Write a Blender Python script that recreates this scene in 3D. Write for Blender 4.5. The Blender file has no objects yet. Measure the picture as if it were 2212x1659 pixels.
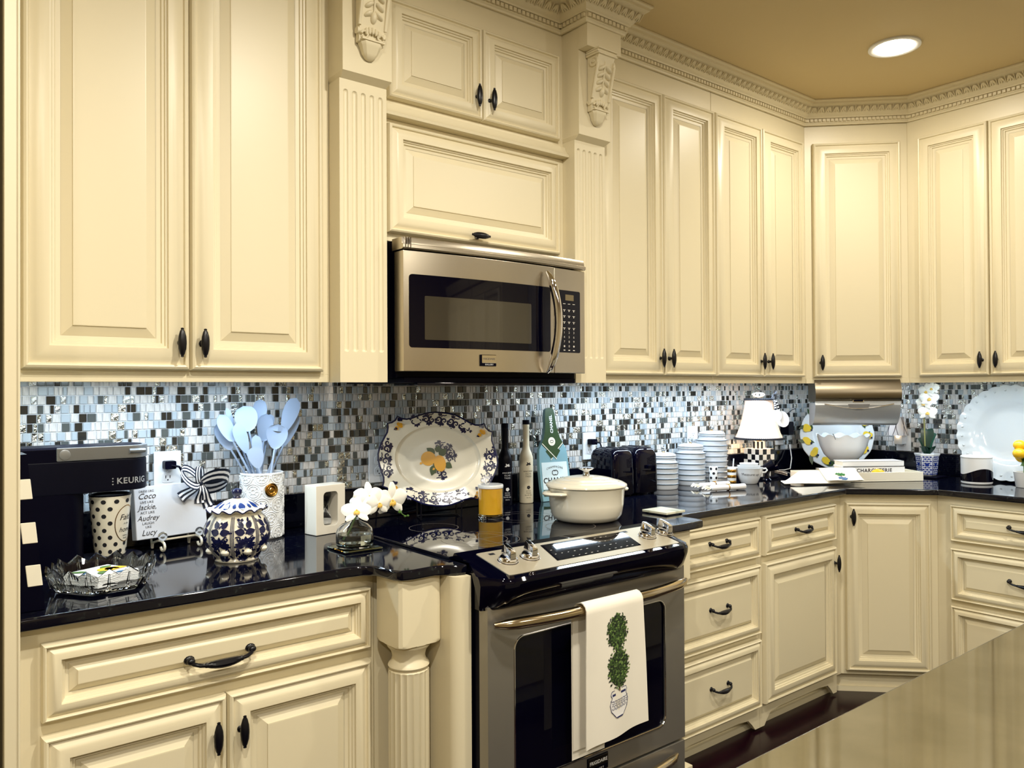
import bpy, bmesh, math, random
import numpy as np
from mathutils import Vector, Matrix

# ------------------------------------------------------------------ camera
SC = bpy.context.scene
COL = SC.collection
PI = math.pi
CAM_Z = 1.358
F_PX, YAW, PITCH, ROLL = 1710.1, math.radians(51.305), math.radians(.4433), math.radians(-.2986)
_fw = Vector((math.cos(YAW) * math.cos(PITCH), math.sin(YAW) * math.cos(PITCH), math.sin(PITCH)))
_rt = Vector((math.sin(YAW), -math.cos(YAW), 0))
_up = _rt.cross(_fw)
_r2 = _rt * math.cos(ROLL) + _up * math.sin(ROLL)
_u2 = _up * math.cos(ROLL) - _rt * math.sin(ROLL)
cam_data = bpy.data.cameras.new('camera')
cam_data.sensor_width = 36
cam_data.lens = F_PX / 2212 * 36
cam_data.clip_start = .02
cam = bpy.data.objects.new('camera', cam_data)
COL.objects.link(cam)
cam.matrix_world = Matrix(((_r2.x, _u2.x, -_fw.x, 0), (_r2.y, _u2.y, -_fw.y, 0), (_r2.z, _u2.z, -_fw.z, CAM_Z), (0, 0, 0, 1)))
SC.camera = cam


def ray(px, py):
    v = _fw + _r2 * ((px - 1106) / F_PX) + _u2 * ((829.5 - py) / F_PX)
    return v


def gz(px, py, z):      # point on the horizontal plane z
    r = ray(px, py); t = (z - CAM_Z) / r.z
    return Vector((r.x * t, r.y * t, z))


def gy(px, py, y):      # point on the plane parallel to the back wall
    r = ray(px, py); t = y / r.y
    return Vector((r.x * t, y, CAM_Z + r.z * t))


def gx(px, py, x):      # point on the plane parallel to the right wall
    r = ray(px, py); t = x / r.x
    return Vector((x, r.y * t, CAM_Z + r.z * t))


# ------------------------------------------------------------------ world, exposure
SC.view_settings.view_transform = 'Standard'
SC.view_settings.look = 'None'
SC.view_settings.gamma = 1
SC.view_settings.use_curve_mapping = False
SC.view_settings.exposure = 0.2
w = bpy.data.worlds.new('world'); SC.world = w
w.use_nodes = True
w.node_tree.nodes['Background'].inputs[0].default_value = (1, .93, .8, 1)
w.node_tree.nodes['Background'].inputs[1].default_value = .25
WARM = (1, .94, .81)
COOL = (.66, .84, 1)
CAN_POWER = 29.5
LED_POWER = 6.0          # per metre
CANS = [(1.15, .75), (0.1, .35), (2.75, .45), (3.12, .95), (-1.2, -1.2), (.6, -1.6), (2.3, -1.6)]   # first guess; the one in view is set below

# ------------------------------------------------------------------ helpers
def lin(c):
    c = c / 255.0
    return c / 12.92 if c <= .04045 else ((c + .055) / 1.055) ** 2.4


def rgb(*c):
    return (lin(c[0]), lin(c[1]), lin(c[2]), 1)


MATS = {}


def mat(name, col=(200, 200, 200), rough=.5, metal=0, trans=0, ior=1.5, bump=None, var=None, emit=None, coat=0, sss=0, spec=None, stretch=None, alpha=None):
    if name in MATS:
        return MATS[name]
    m = bpy.data.materials.new(name); m.use_nodes = True
    nt = m.node_tree; b = nt.nodes['Principled BSDF']
    I = b.inputs
    I['Base Color'].default_value = rgb(*col)
    I['Roughness'].default_value = rough
    I['Metallic'].default_value = metal
    I['IOR'].default_value = ior
    I['Transmission Weight'].default_value = trans
    I['Coat Weight'].default_value = coat
    I['Coat Roughness'].default_value = .05
    if spec is not None: I['Specular IOR Level'].default_value = spec
    if sss:
        I['Subsurface Weight'].default_value = sss
        I['Subsurface Radius'].default_value = (.01, .008, .006)
    if emit:
        I['Emission Color'].default_value = rgb(*emit[0]); I['Emission Strength'].default_value = emit[1]
    if alpha is not None: I['Alpha'].default_value = alpha
    if bump or var:
        tc = nt.nodes.new('ShaderNodeTexCoord')
        src = tc.outputs['Object']
        if stretch:
            mp = nt.nodes.new('ShaderNodeMapping'); mp.inputs['Scale'].default_value = stretch
            nt.links.new(src, mp.inputs[0]); src = mp.outputs[0]
    if var:   # (second colour, scale, lo, hi)
        n = nt.nodes.new('ShaderNodeTexNoise'); n.inputs['Scale'].default_value = var[1]; n.inputs['Detail'].default_value = 6
        cr = nt.nodes.new('ShaderNodeValToRGB')
        cr.color_ramp.elements[0].position = var[2]; cr.color_ramp.elements[1].position = var[3]
        cr.color_ramp.elements[0].color = rgb(*col); cr.color_ramp.elements[1].color = rgb(*var[0])
        nt.links.new(src, n.inputs['Vector']); nt.links.new(n.outputs['Fac'], cr.inputs[0]); nt.links.new(cr.outputs[0], I['Base Color'])
    if bump:  # (scale, strength, distance)
        n = nt.nodes.new('ShaderNodeTexNoise'); n.inputs['Scale'].default_value = bump[0]; n.inputs['Detail'].default_value = 3
        bp = nt.nodes.new('ShaderNodeBump'); bp.inputs['Strength'].default_value = bump[1]; bp.inputs['Distance'].default_value = bump[2] if len(bump) > 2 else .001
        nt.links.new(src, n.inputs['Vector']); nt.links.new(n.outputs['Fac'], bp.inputs['Height']); nt.links.new(bp.outputs[0], I['Normal'])
    MATS[name] = m
    return m


class MB:
    """collects shapes, then links them as one mesh object"""
    def __init__(s):
        s.v = []; s.f = []; s.m = []

    def add(s, vs, fs, mi=0):
        o = len(s.v); s.v += [tuple(v) for v in vs]
        s.f += [tuple(i + o for i in f) for f in fs]; s.m += [mi] * len(fs)
        return s

    def box(s, x0, x1, y0, y1, z0, z1, mi=0):
        vs = [(x, y, z) for z in (z0, z1) for y in (y0, y1) for x in (x0, x1)]
        return s.add(vs, [(0, 2, 3, 1), (4, 5, 7, 6), (0, 1, 5, 4), (2, 6, 7, 3), (0, 4, 6, 2), (1, 3, 7, 5)], mi)

    def loft(s, rings, c0=True, c1=True, mi=0, closed=True):
        n = len(rings[0]); vs = [p for r in rings for p in r]; fs = []
        for i in range(len(rings) - 1):
            for j in range(n if closed else n - 1):
                k = (j + 1) % n
                fs.append((i * n + j, i * n + k, (i + 1) * n + k, (i + 1) * n + j))
        if closed and c0: fs.append(tuple(range(n - 1, -1, -1)))
        if closed and c1: fs.append(tuple((len(rings) - 1) * n + j for j in range(n)))
        return s.add(vs, fs, mi)

    def lathe(s, prof, n=32, c=(0, 0, 0), mi=0, rf=None, cap0=True, cap1=True):
        rings = []
        for r, z in prof:
            ring = []
            for j in range(n):
                a = 2 * PI * j / n; k = r * (rf(a, z) if rf else 1)
                ring.append((c[0] + k * math.cos(a), c[1] + k * math.sin(a), c[2] + z))
            rings.append(ring)
        return s.loft(rings, cap0, cap1, mi)

    def tube(s, pts, r, n=8, closed=False, mi=0, flat=None):
        P = [Vector(p) for p in pts]; L = len(P); rings = []
        up = None
        for i, p in enumerate(P):
            a = P[(i - 1) % L] if (closed or i) else P[0]; b = P[(i + 1) % L] if (closed or i < L - 1) else P[-1]
            t = (b - a)
            t = t.normalized() if t.length > 1e-9 else Vector((0, 0, 1))
            if up is None:
                ref = Vector((0, 0, 1)) if abs(t.z) < .9 else Vector((1, 0, 0))
                up = (ref - t * ref.dot(t)).normalized()
            else:
                up = up - t * up.dot(t)
                up = up.normalized() if up.length > 1e-6 else t.orthogonal().normalized()
            sd = t.cross(up); rr = r[i] if isinstance(r, (list, tuple)) else r
            fl = flat or 1
            rings.append([tuple(p + (up * math.cos(2 * PI * j / n) * fl + sd * math.sin(2 * PI * j / n)) * rr) for j in range(n)])
        if closed:
            rings.append(rings[0]); return s.loft(rings, False, False, mi)
        return s.loft(rings, True, True, mi)

    def prism(s, poly, a0, a1, f=lambda x, y, a: (x, y, a), mi=0):
        """2-D outline pushed from a0 to a1; f maps (x, y, a) to space"""
        return s.loft([[f(x, y, a0) for x, y in poly], [f(x, y, a1) for x, y in poly]], True, True, mi)

    def grid(s, fn, nu, nv, mi=0):
        vs = [fn(i / nu, j / nv) for j in range(nv + 1) for i in range(nu + 1)]
        fs = [(j * (nu + 1) + i, j * (nu + 1) + i + 1, (j + 1) * (nu + 1) + i + 1, (j + 1) * (nu + 1) + i) for j in range(nv) for i in range(nu)]
        return s.add(vs, fs, mi)

    def ball(s, c, rx, ry=None, rz=None, n=14, mi=0):
        ry = ry or rx; rz = rz or rx; m = n // 2
        rings = []
        for i in range(1, m):
            t = PI * i / m
            rings.append([(c[0] + rx * math.sin(t) * math.cos(2 * PI * j / n), c[1] + ry * math.sin(t) * math.sin(2 * PI * j / n), c[2] - rz * math.cos(t)) for j in range(n)])
        o = len(s.v)
        s.loft(rings, False, False, mi)
        L = len(s.v); s.v += [(c[0], c[1], c[2] - rz), (c[0], c[1], c[2] + rz)]
        for j in range(n):
            s.f.append((o + (j + 1) % n, o + j, L)); s.m.append(mi)
            k = o + (m - 2) * n
            s.f.append((k + j, k + (j + 1) % n, L + 1)); s.m.append(mi)
        return s

    def xf(s, M, start=0):
        for i in range(start, len(s.v)):
            s.v[i] = tuple(M @ Vector(s.v[i]))
        return s

    def map(s, fn, start=0):
        for i in range(start, len(s.v)):
            s.v[i] = tuple(fn(*s.v[i]))
        return s

    def mesh(s, name, mats, bevel=0, seg=2, smooth=35, fix=True):
        me = bpy.data.meshes.new(name)
        me.from_pydata(s.v, [], s.f)
        for m in (mats if isinstance(mats, (list, tuple)) else [mats]): me.materials.append(m)
        me.polygons.foreach_set('material_index', s.m)
        if bevel or fix:
            bm = bmesh.new(); bm.from_mesh(me)
            if fix: bmesh.ops.recalc_face_normals(bm, faces=bm.faces)
            if bevel:
                es = [e for e in bm.edges if len(e.link_faces) == 2 and e.calc_face_angle(0) > math.radians(40)]
                bmesh.ops.bevel(bm, geom=es, offset=bevel, segments=seg, affect='EDGES', profile=.5, clamp_overlap=True)
            bm.to_mesh(me); bm.free()
        if smooth:
            me.polygons.foreach_set('use_smooth', [True] * len(me.polygons))
            me.set_sharp_from_angle(angle=math.radians(smooth))
        me.update()
        return me

    def build(s, name, mats, parent=None, **k):
        o = bpy.data.objects.new(name, s.mesh(name, mats, **k))
        COL.objects.link(o)
        if parent is not None: o.parent = parent
        if k.get('bevel') and k.get('smooth', 35):
            wn = o.modifiers.new('weighted', 'WEIGHTED_NORMAL'); wn.mode = 'FACE_AREA'; wn.keep_sharp = True
        return o


def tag(o, label=None, cat=None, group=None, kind=None):
    if label: o['label'] = label
    if cat: o['category'] = cat
    if group: o['group'] = group
    if kind: o['kind'] = kind
    return o


def T(name, label, cat, loc=(0, 0, 0), rz=0, group=None):
    o = bpy.data.objects.new(name, None); COL.objects.link(o)
    o.empty_display_size = .05
    o.location = loc; o.rotation_euler = (0, 0, rz)
    return tag(o, label, cat, group)


def inst(me, name, parent, M=None):
    o = bpy.data.objects.new(name, me); COL.objects.link(o)
    if parent is not None: o.parent = parent
    if M is not None: o.matrix_local = M
    return o


def rrect(x0, x1, y0, y1, r, n=5):
    out = []
    for cx, cy, a in ((x1 - r, y1 - r, 0), (x0 + r, y1 - r, 90), (x0 + r, y0 + r, 180), (x1 - r, y0 + r, 270)):
        for i in range(n + 1):
            t = math.radians(a + 90 * i / n); out.append((cx + r * math.cos(t), cy + r * math.sin(t)))
    return out


def text_mb(body, size, shear=0, bold=0, align='CENTER', spacing=1, depth=0):
    """text as flat faces in the xy plane (x right, y up)"""
    cu = bpy.data.curves.new('lettering', 'FONT'); cu.body = body; cu.size = size; cu.shear = shear; cu.offset = bold
    cu.align_x = align; cu.align_y = 'CENTER'; cu.space_character = spacing; cu.extrude = depth; cu.resolution_u = 3
    o = bpy.data.objects.new('lettering', cu); COL.objects.link(o)
    dg = bpy.context.evaluated_depsgraph_get(); ev = o.evaluated_get(dg); me = ev.to_mesh()
    mb = MB(); mb.add([v.co[:] for v in me.vertices], [tuple(p.vertices) for p in me.polygons])
    ev.to_mesh_clear(); bpy.data.objects.remove(o); bpy.data.curves.remove(cu)
    return mb


def onto(mb, O, R, U, N=None, off=.0006):
    """lay an xy-plane shape on the plane with origin O, right R, up U"""
    O, R, U = Vector(O), Vector(R).normalized(), Vector(U).normalized()
    N = R.cross(U) if N is None else Vector(N)
    return mb.map(lambda x, y, z: O + R * x + U * y + N * (z + off))


def spiral(cx, cy, r0, r1, a0, turns, n=22):
    out = []
    for i in range(n + 1):
        t = i / n; a = a0 + 2 * PI * turns * t; r = r0 + (r1 - r0) * t
        out.append((cx + r * math.cos(a), cy + r * math.sin(a)))
    return out


def stroke(mb, pts, wid, z=0, mi=0):
    """flat ribbon along a 2-D polyline; wid may taper"""
    L = len(pts); vs = []; fs = []
    for i, p in enumerate(pts):
        a = pts[max(i - 1, 0)]; b = pts[min(i + 1, L - 1)]
        dx, dy = b[0] - a[0], b[1] - a[1]; d = math.hypot(dx, dy) or 1
        w_ = (wid(i / (L - 1)) if callable(wid) else wid) / 2
        vs += [(p[0] - dy / d * w_, p[1] + dx / d * w_, z), (p[0] + dy / d * w_, p[1] - dx / d * w_, z)]
    for i in range(L - 1): fs.append((2 * i, 2 * i + 1, 2 * i + 3, 2 * i + 2))
    return mb.add(vs, fs, mi)


def disc(mb, cx, cy, rx, ry=None, rot=0, n=14, z=0, mi=0):
    ry = ry or rx; c, s_ = math.cos(rot), math.sin(rot)
    vs = []
    for j in range(n):
        a = 2 * PI * j / n; x, y = rx * math.cos(a), ry * math.sin(a)
        vs.append((cx + c * x - s_ * y, cy + s_ * x + c * y, z))
    return mb.add(vs, [tuple(range(n))], mi)


def leaf2d(mb, cx, cy, L, W, rot, z=0, mi=0, n=6):
    c, s_ = math.cos(rot), math.sin(rot); pts = []
    for i in range(n + 1):
        t = i / n; pts.append((L * t, W * math.sin(PI * t ** .8)))
    for i in range(n - 1, 0, -1):
        t = i / n; pts.append((L * t, -W * math.sin(PI * t ** .8)))
    return mb.add([(cx + c * x - s_ * y, cy + s_ * x + c * y, z) for x, y in pts], [tuple(range(len(pts)))], mi)


def lamp_area(name, loc, size, size_y, power, col, parent=None, shape='RECTANGLE', rot=(0, 0, 0), spread=PI):
    d = bpy.data.lights.new(name, 'AREA'); d.shape = shape; d.size = size; d.size_y = size_y; d.energy = power; d.color = col; d.spread = spread
    o = bpy.data.objects.new(name, d); COL.objects.link(o); o.location = loc; o.rotation_euler = rot
    if parent is not None: o.parent = parent
    return o


# ------------------------------------------------------------------ materials
CREAM = mat('cream_paint', (225, 214, 183), .38, bump=(60, .06, .0005))
CREAM_WALL = mat('cream_plain', (222, 208, 172), .45)
TAN = mat('tan_ceiling', (206, 186, 142), .8, bump=(220, .25, .001))
WALLP = mat('tan_wall', (186, 168, 128), .8, bump=(200, .2, .001))
BLACKM = mat('black_iron', (8, 8, 16), .3, 0, spec=.4)
GRANITE = mat('black_granite', (5, 6, 18), .06, var=((50, 56, 54), 60, .60, .82), spec=.5, stretch=(1, 2.2, 1))
STEEL = mat('brushed_steel', (194, 185, 168), .27, 1, bump=(90, .12, .0004), stretch=(.05, 1, 12))
STEELD = mat('dark_steel', (150, 146, 138), .36, .72, bump=(90, .1, .0004), stretch=(.05, 1, 12))
CHROME = mat('chrome', (225, 225, 230), .06, 1)
BLACKP = mat('black_plastic', (3, 3, 18), .4, spec=.07)
BLACKG = mat('black_glass', (3, 3, 16), .03, spec=.3)
WHITE = mat('white_glaze', (226, 228, 230), .15, coat=.3)
WHITEP = mat('white_plastic', (235, 236, 238), .35)
IVORY = mat('ivory_glaze', (232, 226, 208), .18, coat=.3)
INK = mat('black_ink', (12, 12, 22), .5)
NAVY = mat('navy_glaze', (16, 20, 62), .2)
GLASS = mat('clear_glass', (250, 252, 252), .0, trans=1, ior=1.45)
GOLD = mat('gold', (200, 150, 70), .2, 1)
GREEN = mat('leaf_green', (74, 110, 44), .45)
DKGREEN = mat('dark_leaf', (20, 52, 40), .3)
YELLOW = mat('lemon_yellow', (238, 190, 30), .35, bump=(160, .2, .0006))
LINEN = mat('white_linen', (236, 230, 216), .85, bump=(900, .3, .0003))
GROUT = mat('grout', (224, 224, 226), .8)
STEELP = mat('panel_steel', (186, 178, 158), .5, .6)
DARKWOOD = mat('dark_cherry_floor', (30, 4, 16), .2, spec=.3, var=((14, 2, 10), 6, .3, .7), stretch=(1, 12, 1))

# ------------------------------------------------------------------ main dimensions
YW, XR = 2.475, 4.234                 # back wall, right wall
CT, CB = .914, .888                   # worktop top and underside
CEIL = 2.743
YD, YU = 1.83, 2.10                   # door fronts of base and wall cabinets
DIAG_U, XU = 5.632, 3.859             # x + y on the corner wall cabinet's door, x on the right ones
DIAG_B, XB = 5.18, 3.63
ZU0, ZU1 = 1.4135, 2.5505             # wall cabinet doors
ZD = (.851, .694, .664, .106)         # base: drawer top, drawer bottom, door top, door bottom
RAIL = 1.383
# ================================================================== the room
def struct(name, mb, m, parent=None, **k):
    o = mb.build(name, m, parent, **k)
    if parent is None: o['kind'] = 'structure'
    return o


X0, Y0 = -2.6, -3.2                    # the room goes on behind the camera
struct('floor', MB().box(X0, XR, Y0, YW, -.05, 0), DARKWOOD, smooth=0)
struct('ceiling', MB().box(X0, XR, Y0, YW, CEIL, CEIL + .05), TAN, smooth=0)
wall_back = struct('wall_back', MB().box(X0, XR + .1, YW, YW + .1, 0, CEIL), GROUT, smooth=0)
wall_right = struct('wall_right', MB().box(XR, XR + .1, Y0, YW, 0, CEIL), GROUT, smooth=0)
struct('wall_left', MB().box(X0 - .1, X0, Y0, YW, 0, CEIL), WALLP, smooth=0)
struct('wall_front', MB().box(X0 - .1, XR + .1, Y0 - .1, Y0, 0, CEIL), WALLP, smooth=0)

# ------------------------------------------------------------------ mosaic tiles on both walls
TS = [mat('tile_stone', (222, 218, 214), .45, var=((176, 168, 160), 40, .35, .75), stretch=(6, 6, .5)),
      mat('tile_frosted', (170, 178, 184), .35),
      mat('tile_taupe', (44, 42, 38), .06),
      mat('tile_grey_glass', (82, 86, 84), .12),
      mat('tile_foil', (200, 202, 198), .12, 1, bump=(110, .9, .006))]
TZ0, TZ1, NROW = 1.024, 1.399, 15
TP = (TZ1 - TZ0) / NROW
TW = (.0085, .013, .0185, .0215)
rnd = random.Random(5)
_tile_mesh = {}


def tile_mesh(wi, k):
    if (wi, k) not in _tile_mesh:
        w_, h = TW[wi], TP - .0022
        th = .0045 if k else .0038
        e = .0012
        a = [(-w_ / 2, 0, -h / 2), (w_ / 2, 0, -h / 2), (w_ / 2, 0, h / 2), (-w_ / 2, 0, h / 2)]
        b = [(x * (1 - 2 * e / w_), -th, z * (1 - 2 * e / h)) for x, _, z in a]
        c = [(x, -th + .0012, z) for x, _, z in a]
        _tile_mesh[wi, k] = MB().loft([a, c, b], False, True).mesh('tile', TS[k], smooth=0)
    return _tile_mesh[wi, k]


def covered(px, py):      # behind things standing on the worktop or off the frame
    for x0, x1, y0, y1 in ((0, 46, 0, 1659), (40, 312, 945, 1200), (326, 420, 985, 1100), (462, 645, 868, 1020), (515, 618, 1000, 1100), (670, 745, 1040, 1100), (440, 580, 1060, 1100), (395, 460, 1010, 1100), (800, 1080, 890, 1100)):
        if x0 < px < x1 and y0 < py < y1: return True
    return False


def project(p):
    d = Vector((p[0], p[1], p[2] - CAM_Z)); z = d.dot(_fw)
    return 1106 + F_PX * d.dot(_r2) / z, 829.5 - F_PX * d.dot(_u2) / z, z


def lay_tiles(wall, L, place, keep):
    """place(u, z) -> point on the wall face, its rotation; keep: how many become parts of their own"""
    tiles = []
    for r in range(NROW):
        u = -rnd.random() * .02; z = TZ0 + TP * (r + .5)
        while u < L:
            wi = rnd.choices((0, 1, 2, 3), (3, 4, 3, 1.4))[0]
            k = rnd.choices((0, 1, 2, 3, 4), (42, 23, 13, 11, 13))[0]
            w_ = TW[wi]
            if u >= 0 and u + w_ < L:
                p, rz = place(u + w_ / 2, z); q = project(p)
                s_ = w_ / q[2] ** 2 if not covered(q[0], q[1]) and q[0] < 2200 and z < 1.384 else 0
                tiles.append((s_, p, rz, wi, k))
            u += w_ + .0021
    tiles.sort(key=lambda t: -t[0])
    rest = MB()
    for i, (s_, p, rz, wi, k) in enumerate(tiles):
        M = Matrix.Translation(p) @ Matrix.Rotation(rz, 4, 'Z'); me = tile_mesh(wi, k)
        if i < keep:
            inst(me, 'tile', wall, M)
        else:
            o = len(rest.v); rest.v += [tuple(M @ v.co) for v in me.vertices]
            rest.f += [tuple(j + o for j in f.vertices) for f in me.polygons]; rest.m += [k] * len(me.polygons)
    t = rest.build('mosaic_tiles', TS, wall, smooth=0, fix=False)
    t['kind'] = 'stuff'


lay_tiles(wall_back, XR - .205, lambda u, z: (Vector((.205 + u, YW, z)), 0), 300)
lay_tiles(wall_right, 2.2, lambda u, z: (Vector((XR, YW - .005 - u, z)), -PI / 2), 200)
struct('trim_1', MB().tube([(XR - .026, YW - .026, 1.03), (XR - .026, YW - .026, RAIL + .02)], .020, 12), mat('pale_trim', (232, 232, 220), .3))

# ================================================================== cabinets
K_ = 1.45
PROF = [(d_, h_ if h_ < .005 else .0217 + (h_ - .0217) * 1.0 + (h_ - .0095) * .55) for d_, h_ in
        [(0, .0005), (.0, .013), (.003, .0185), (.008, .0205), (.012, .0195), (.0145, .0150), (.018, .0158), (.026, .0193), (.036, .0215), (.046, .0223), (.0535, .0223),
         (.0545, .0180), (.059, .0172), (.061, .0140), (.066, .0132), (.068, .0098), (.078, .0085)]]
PANEL = [(.078, .0070), (.079, .0068), (.103, .0175), (.1035, .0200), (.106, .0203)]


def ring4(x0, x1, z0, z1, d, y):
    return [(x0 + d, y, z0 + d), (x1 - d, y, z0 + d), (x1 - d, y, z1 - d), (x0 + d, y, z1 - d)]


def panel_front(parent, name, x0, x1, z0, z1, s=1.0):
    """raised-panel door or drawer front; front face at local y = 0, back at y = .0207"""
    mb = MB(); mb.loft([ring4(x0, x1, z0, z1, d * s if d > .001 else d, .0217 - h) for d, h in PROF], True, False)
    d = mb.build(name, CREAM, parent, smooth=28)
    mb = MB(); mb.loft([ring4(x0, x1, z0, z1, d_ * s, .0217 - h) for d_, h in PANEL], False, True)
    mb.build('raised_panel', CREAM, d, smooth=0)
    return d


def knob_mesh():
    mb = MB()
    mb.lathe([(.009, 0), (.0095, .003), (.0055, .006), (.0048, .018), (.006, .022)], 14)       # stem along z
    mb.map(lambda x, y, z: (x, -z, y))
    body = [(.0012, -.0375), (.0042, -.036), (.0035, -.033), (.0062, -.028), (.0095, -.016), (.0105, -.004), (.0105, .004), (.0095, .016), (.0062, .028), (.0035, .033), (.0042, .036), (.0012, .0375)]
    o = len(mb.v); mb.lathe(body, 16); mb.map(lambda x, y, z: (x, y * .8 - .026, z), o)
    return mb.mesh('knob', BLACKM)


def pull_mesh(L=.102):
    mb = MB(); h = L / 2
    pts = [(-h, 0, 0), (-h, -.012, -.002), (-h * .92, -.022, -.005), (-h * .75, -.027, -.008)]
    for i in range(9):
        t = i / 8; pts.append((-h * .6 + t * h * 1.2, -.028 - .002 * math.sin(PI * t), -.0095 - .002 * math.sin(PI * t)))
    pts += [(-p[0], p[1], p[2]) for p in pts[3::-1]]
    rr = [.0045, .0042, .004, .0042] + [.004 + .0052 * math.sin(PI * i / 8) ** .8 for i in range(9)] + [.0042, .004, .0042, .0045]
    mb.tube(pts, rr, 10)
    for sx in (-1, 1):
        mb.ball((sx * h, -.002, 0), .0092, .006, .0092, 12)
        mb.ball((sx * h, -.014, .0), .0072, n=12)
        mb.ball((sx * h * .56, -.028, -.0095), .0055, n=10)
    return mb.mesh('handle', BLACKM)


KNOB, PULL, PULL_L = knob_mesh(), pull_mesh(), pull_mesh(.17)


def knob(door, x, z, sideways=False):
    o = inst(KNOB, 'knob', door, Matrix.Translation((x, 0, z)) @ (Matrix.Rotation(PI / 2, 4, 'Y') if sideways else Matrix.Identity(4)))
    return o


def wall_cabinet(label, loc, rz, w_, doors, depth, z0=ZU0, z1=ZU1, knobs=(), top=2.66, group='cream wall cabinets', plan=None):
    t = T('wall_cabinet', label, 'cabinet', loc, rz, group)
    if plan:      # body outline in room coordinates
        inv = (Matrix.Translation(loc) @ Matrix.Rotation(rz, 4, 'Z')).inverted()
        b = MB().prism(plan, RAIL + .022, top).xf(inv)
    else:
        b = MB().box(0, w_, .0217, depth, RAIL + .022, top)
    e_ = .0085 if plan else 0
    b.box(-e_, w_ + e_, .0217, .045, RAIL, RAIL + .0225)
    b.build('body', CREAM, t, bevel=.001, seg=1, smooth=0)
    for (a, c), kx in zip(doors, knobs):
        d = panel_front(t, 'door', a, c, z0, z1)
        knob(d, kx, z0 + .069)
    return t


def base_cabinet(label, loc, rz, w_, depth, plan=None):
    t = T('base_cabinet', label, 'cabinet', loc, rz, 'cream base cabinets')
    b = MB().box(0, w_, .0217, depth, .085, CB - .002)
    if plan: b = MB().prism(plan, .085, CB - .002).xf((Matrix.Translation(loc) @ Matrix.Rotation(rz, 4, 'Z')).inverted())
    b.build('body', CREAM, t, bevel=.001, seg=1, smooth=0)
    return t


# wall cabinets along the back wall: local x runs to the right, local y into the wall
U = dict(u1=2.467, u2=2.806, u3=3.156, u4=3.499)
DU = YW - YU - .008
wall_cabinet('cream wall cabinet with two tall raised-panel doors over the coffee maker', (.2135, YU, 0), 0, .8085, [(.042, .411), (.4145, .781)], DU, knobs=(.385, .442))
wall_cabinet('cream two-door wall cabinet over the toaster, beside the fluted pilaster', (2.092, YU, 0), 0, .714, [(.022, .374), (.3765, .712)], DU, knobs=(.345, .405))
wall_cabinet('narrower cream two-door wall cabinet over the lamp, next to the corner', (2.808, YU, 0), 0, .7325, [(.002, .347), (.3505, .690)], DU, knobs=(.318, .382))
wall_cabinet('cream single-door wall cabinet set diagonally across the corner', (3.532, DIAG_U - 3.532, 0), -PI / 4, .464, [(.026, .434)], .36, knobs=(.058,), plan=[(3.5415, 2.1217), (3.8807, 1.7825), (XR - .008, 1.7825), (XR - .008, YW - .008), (3.5415, YW - .008)])
wall_cabinet('cream two-door wall cabinet over the scalloped white platter', (XU, 1.782, 0), -PI / 2, .82, [(.055, .361), (.3645, .79)], XR - XU - .008, knobs=(.331, .395))

# the cabinet over the microwave
cc = T('wall_cabinet', 'short cream cabinet with two square doors high above the microwave', 'cabinet', (1.178, 2.095, 0), 0, 'cream wall cabinets')
MB().box(.0, .759, .0217, YW - 2.095 - .008, 2.19, 2.66).build('body', CREAM, cc, bevel=.001, seg=1, smooth=0)
for a, c, kx in ((.028, .381, .352), (.3845, .726, .412)):
    d = panel_front(cc, 'door', a, c, 2.25, 2.554, .8); knob(d, kx, 2.25 + .070)
mb = MB()
pr = [(.0217, 2.192), (-.012, 2.192), (-.014, 2.200), (-.006, 2.206), (.004, 2.218), (.008, 2.232), (.0217, 2.236)]
mb.prism(pr, .001, .758, lambda y, z, a: (a, y, z)); mb.build('ledge_moulding', CREAM, cc)
cf = T('wall_cabinet', 'cream lift-up cabinet with one wide panel directly above the microwave', 'cabinet', (1.178, 2.095, 0), 0, 'cream wall cabinets')
MB().box(.0, .759, .0217, YW - 2.095 - .008, 1.815, 2.189).build('body', CREAM, cf, bevel=.001, seg=1, smooth=0)
d = panel_front(cf, 'door', .028, .724, 1.840, 2.1716, .85); knob(d, .355, 1.862, True)


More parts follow.
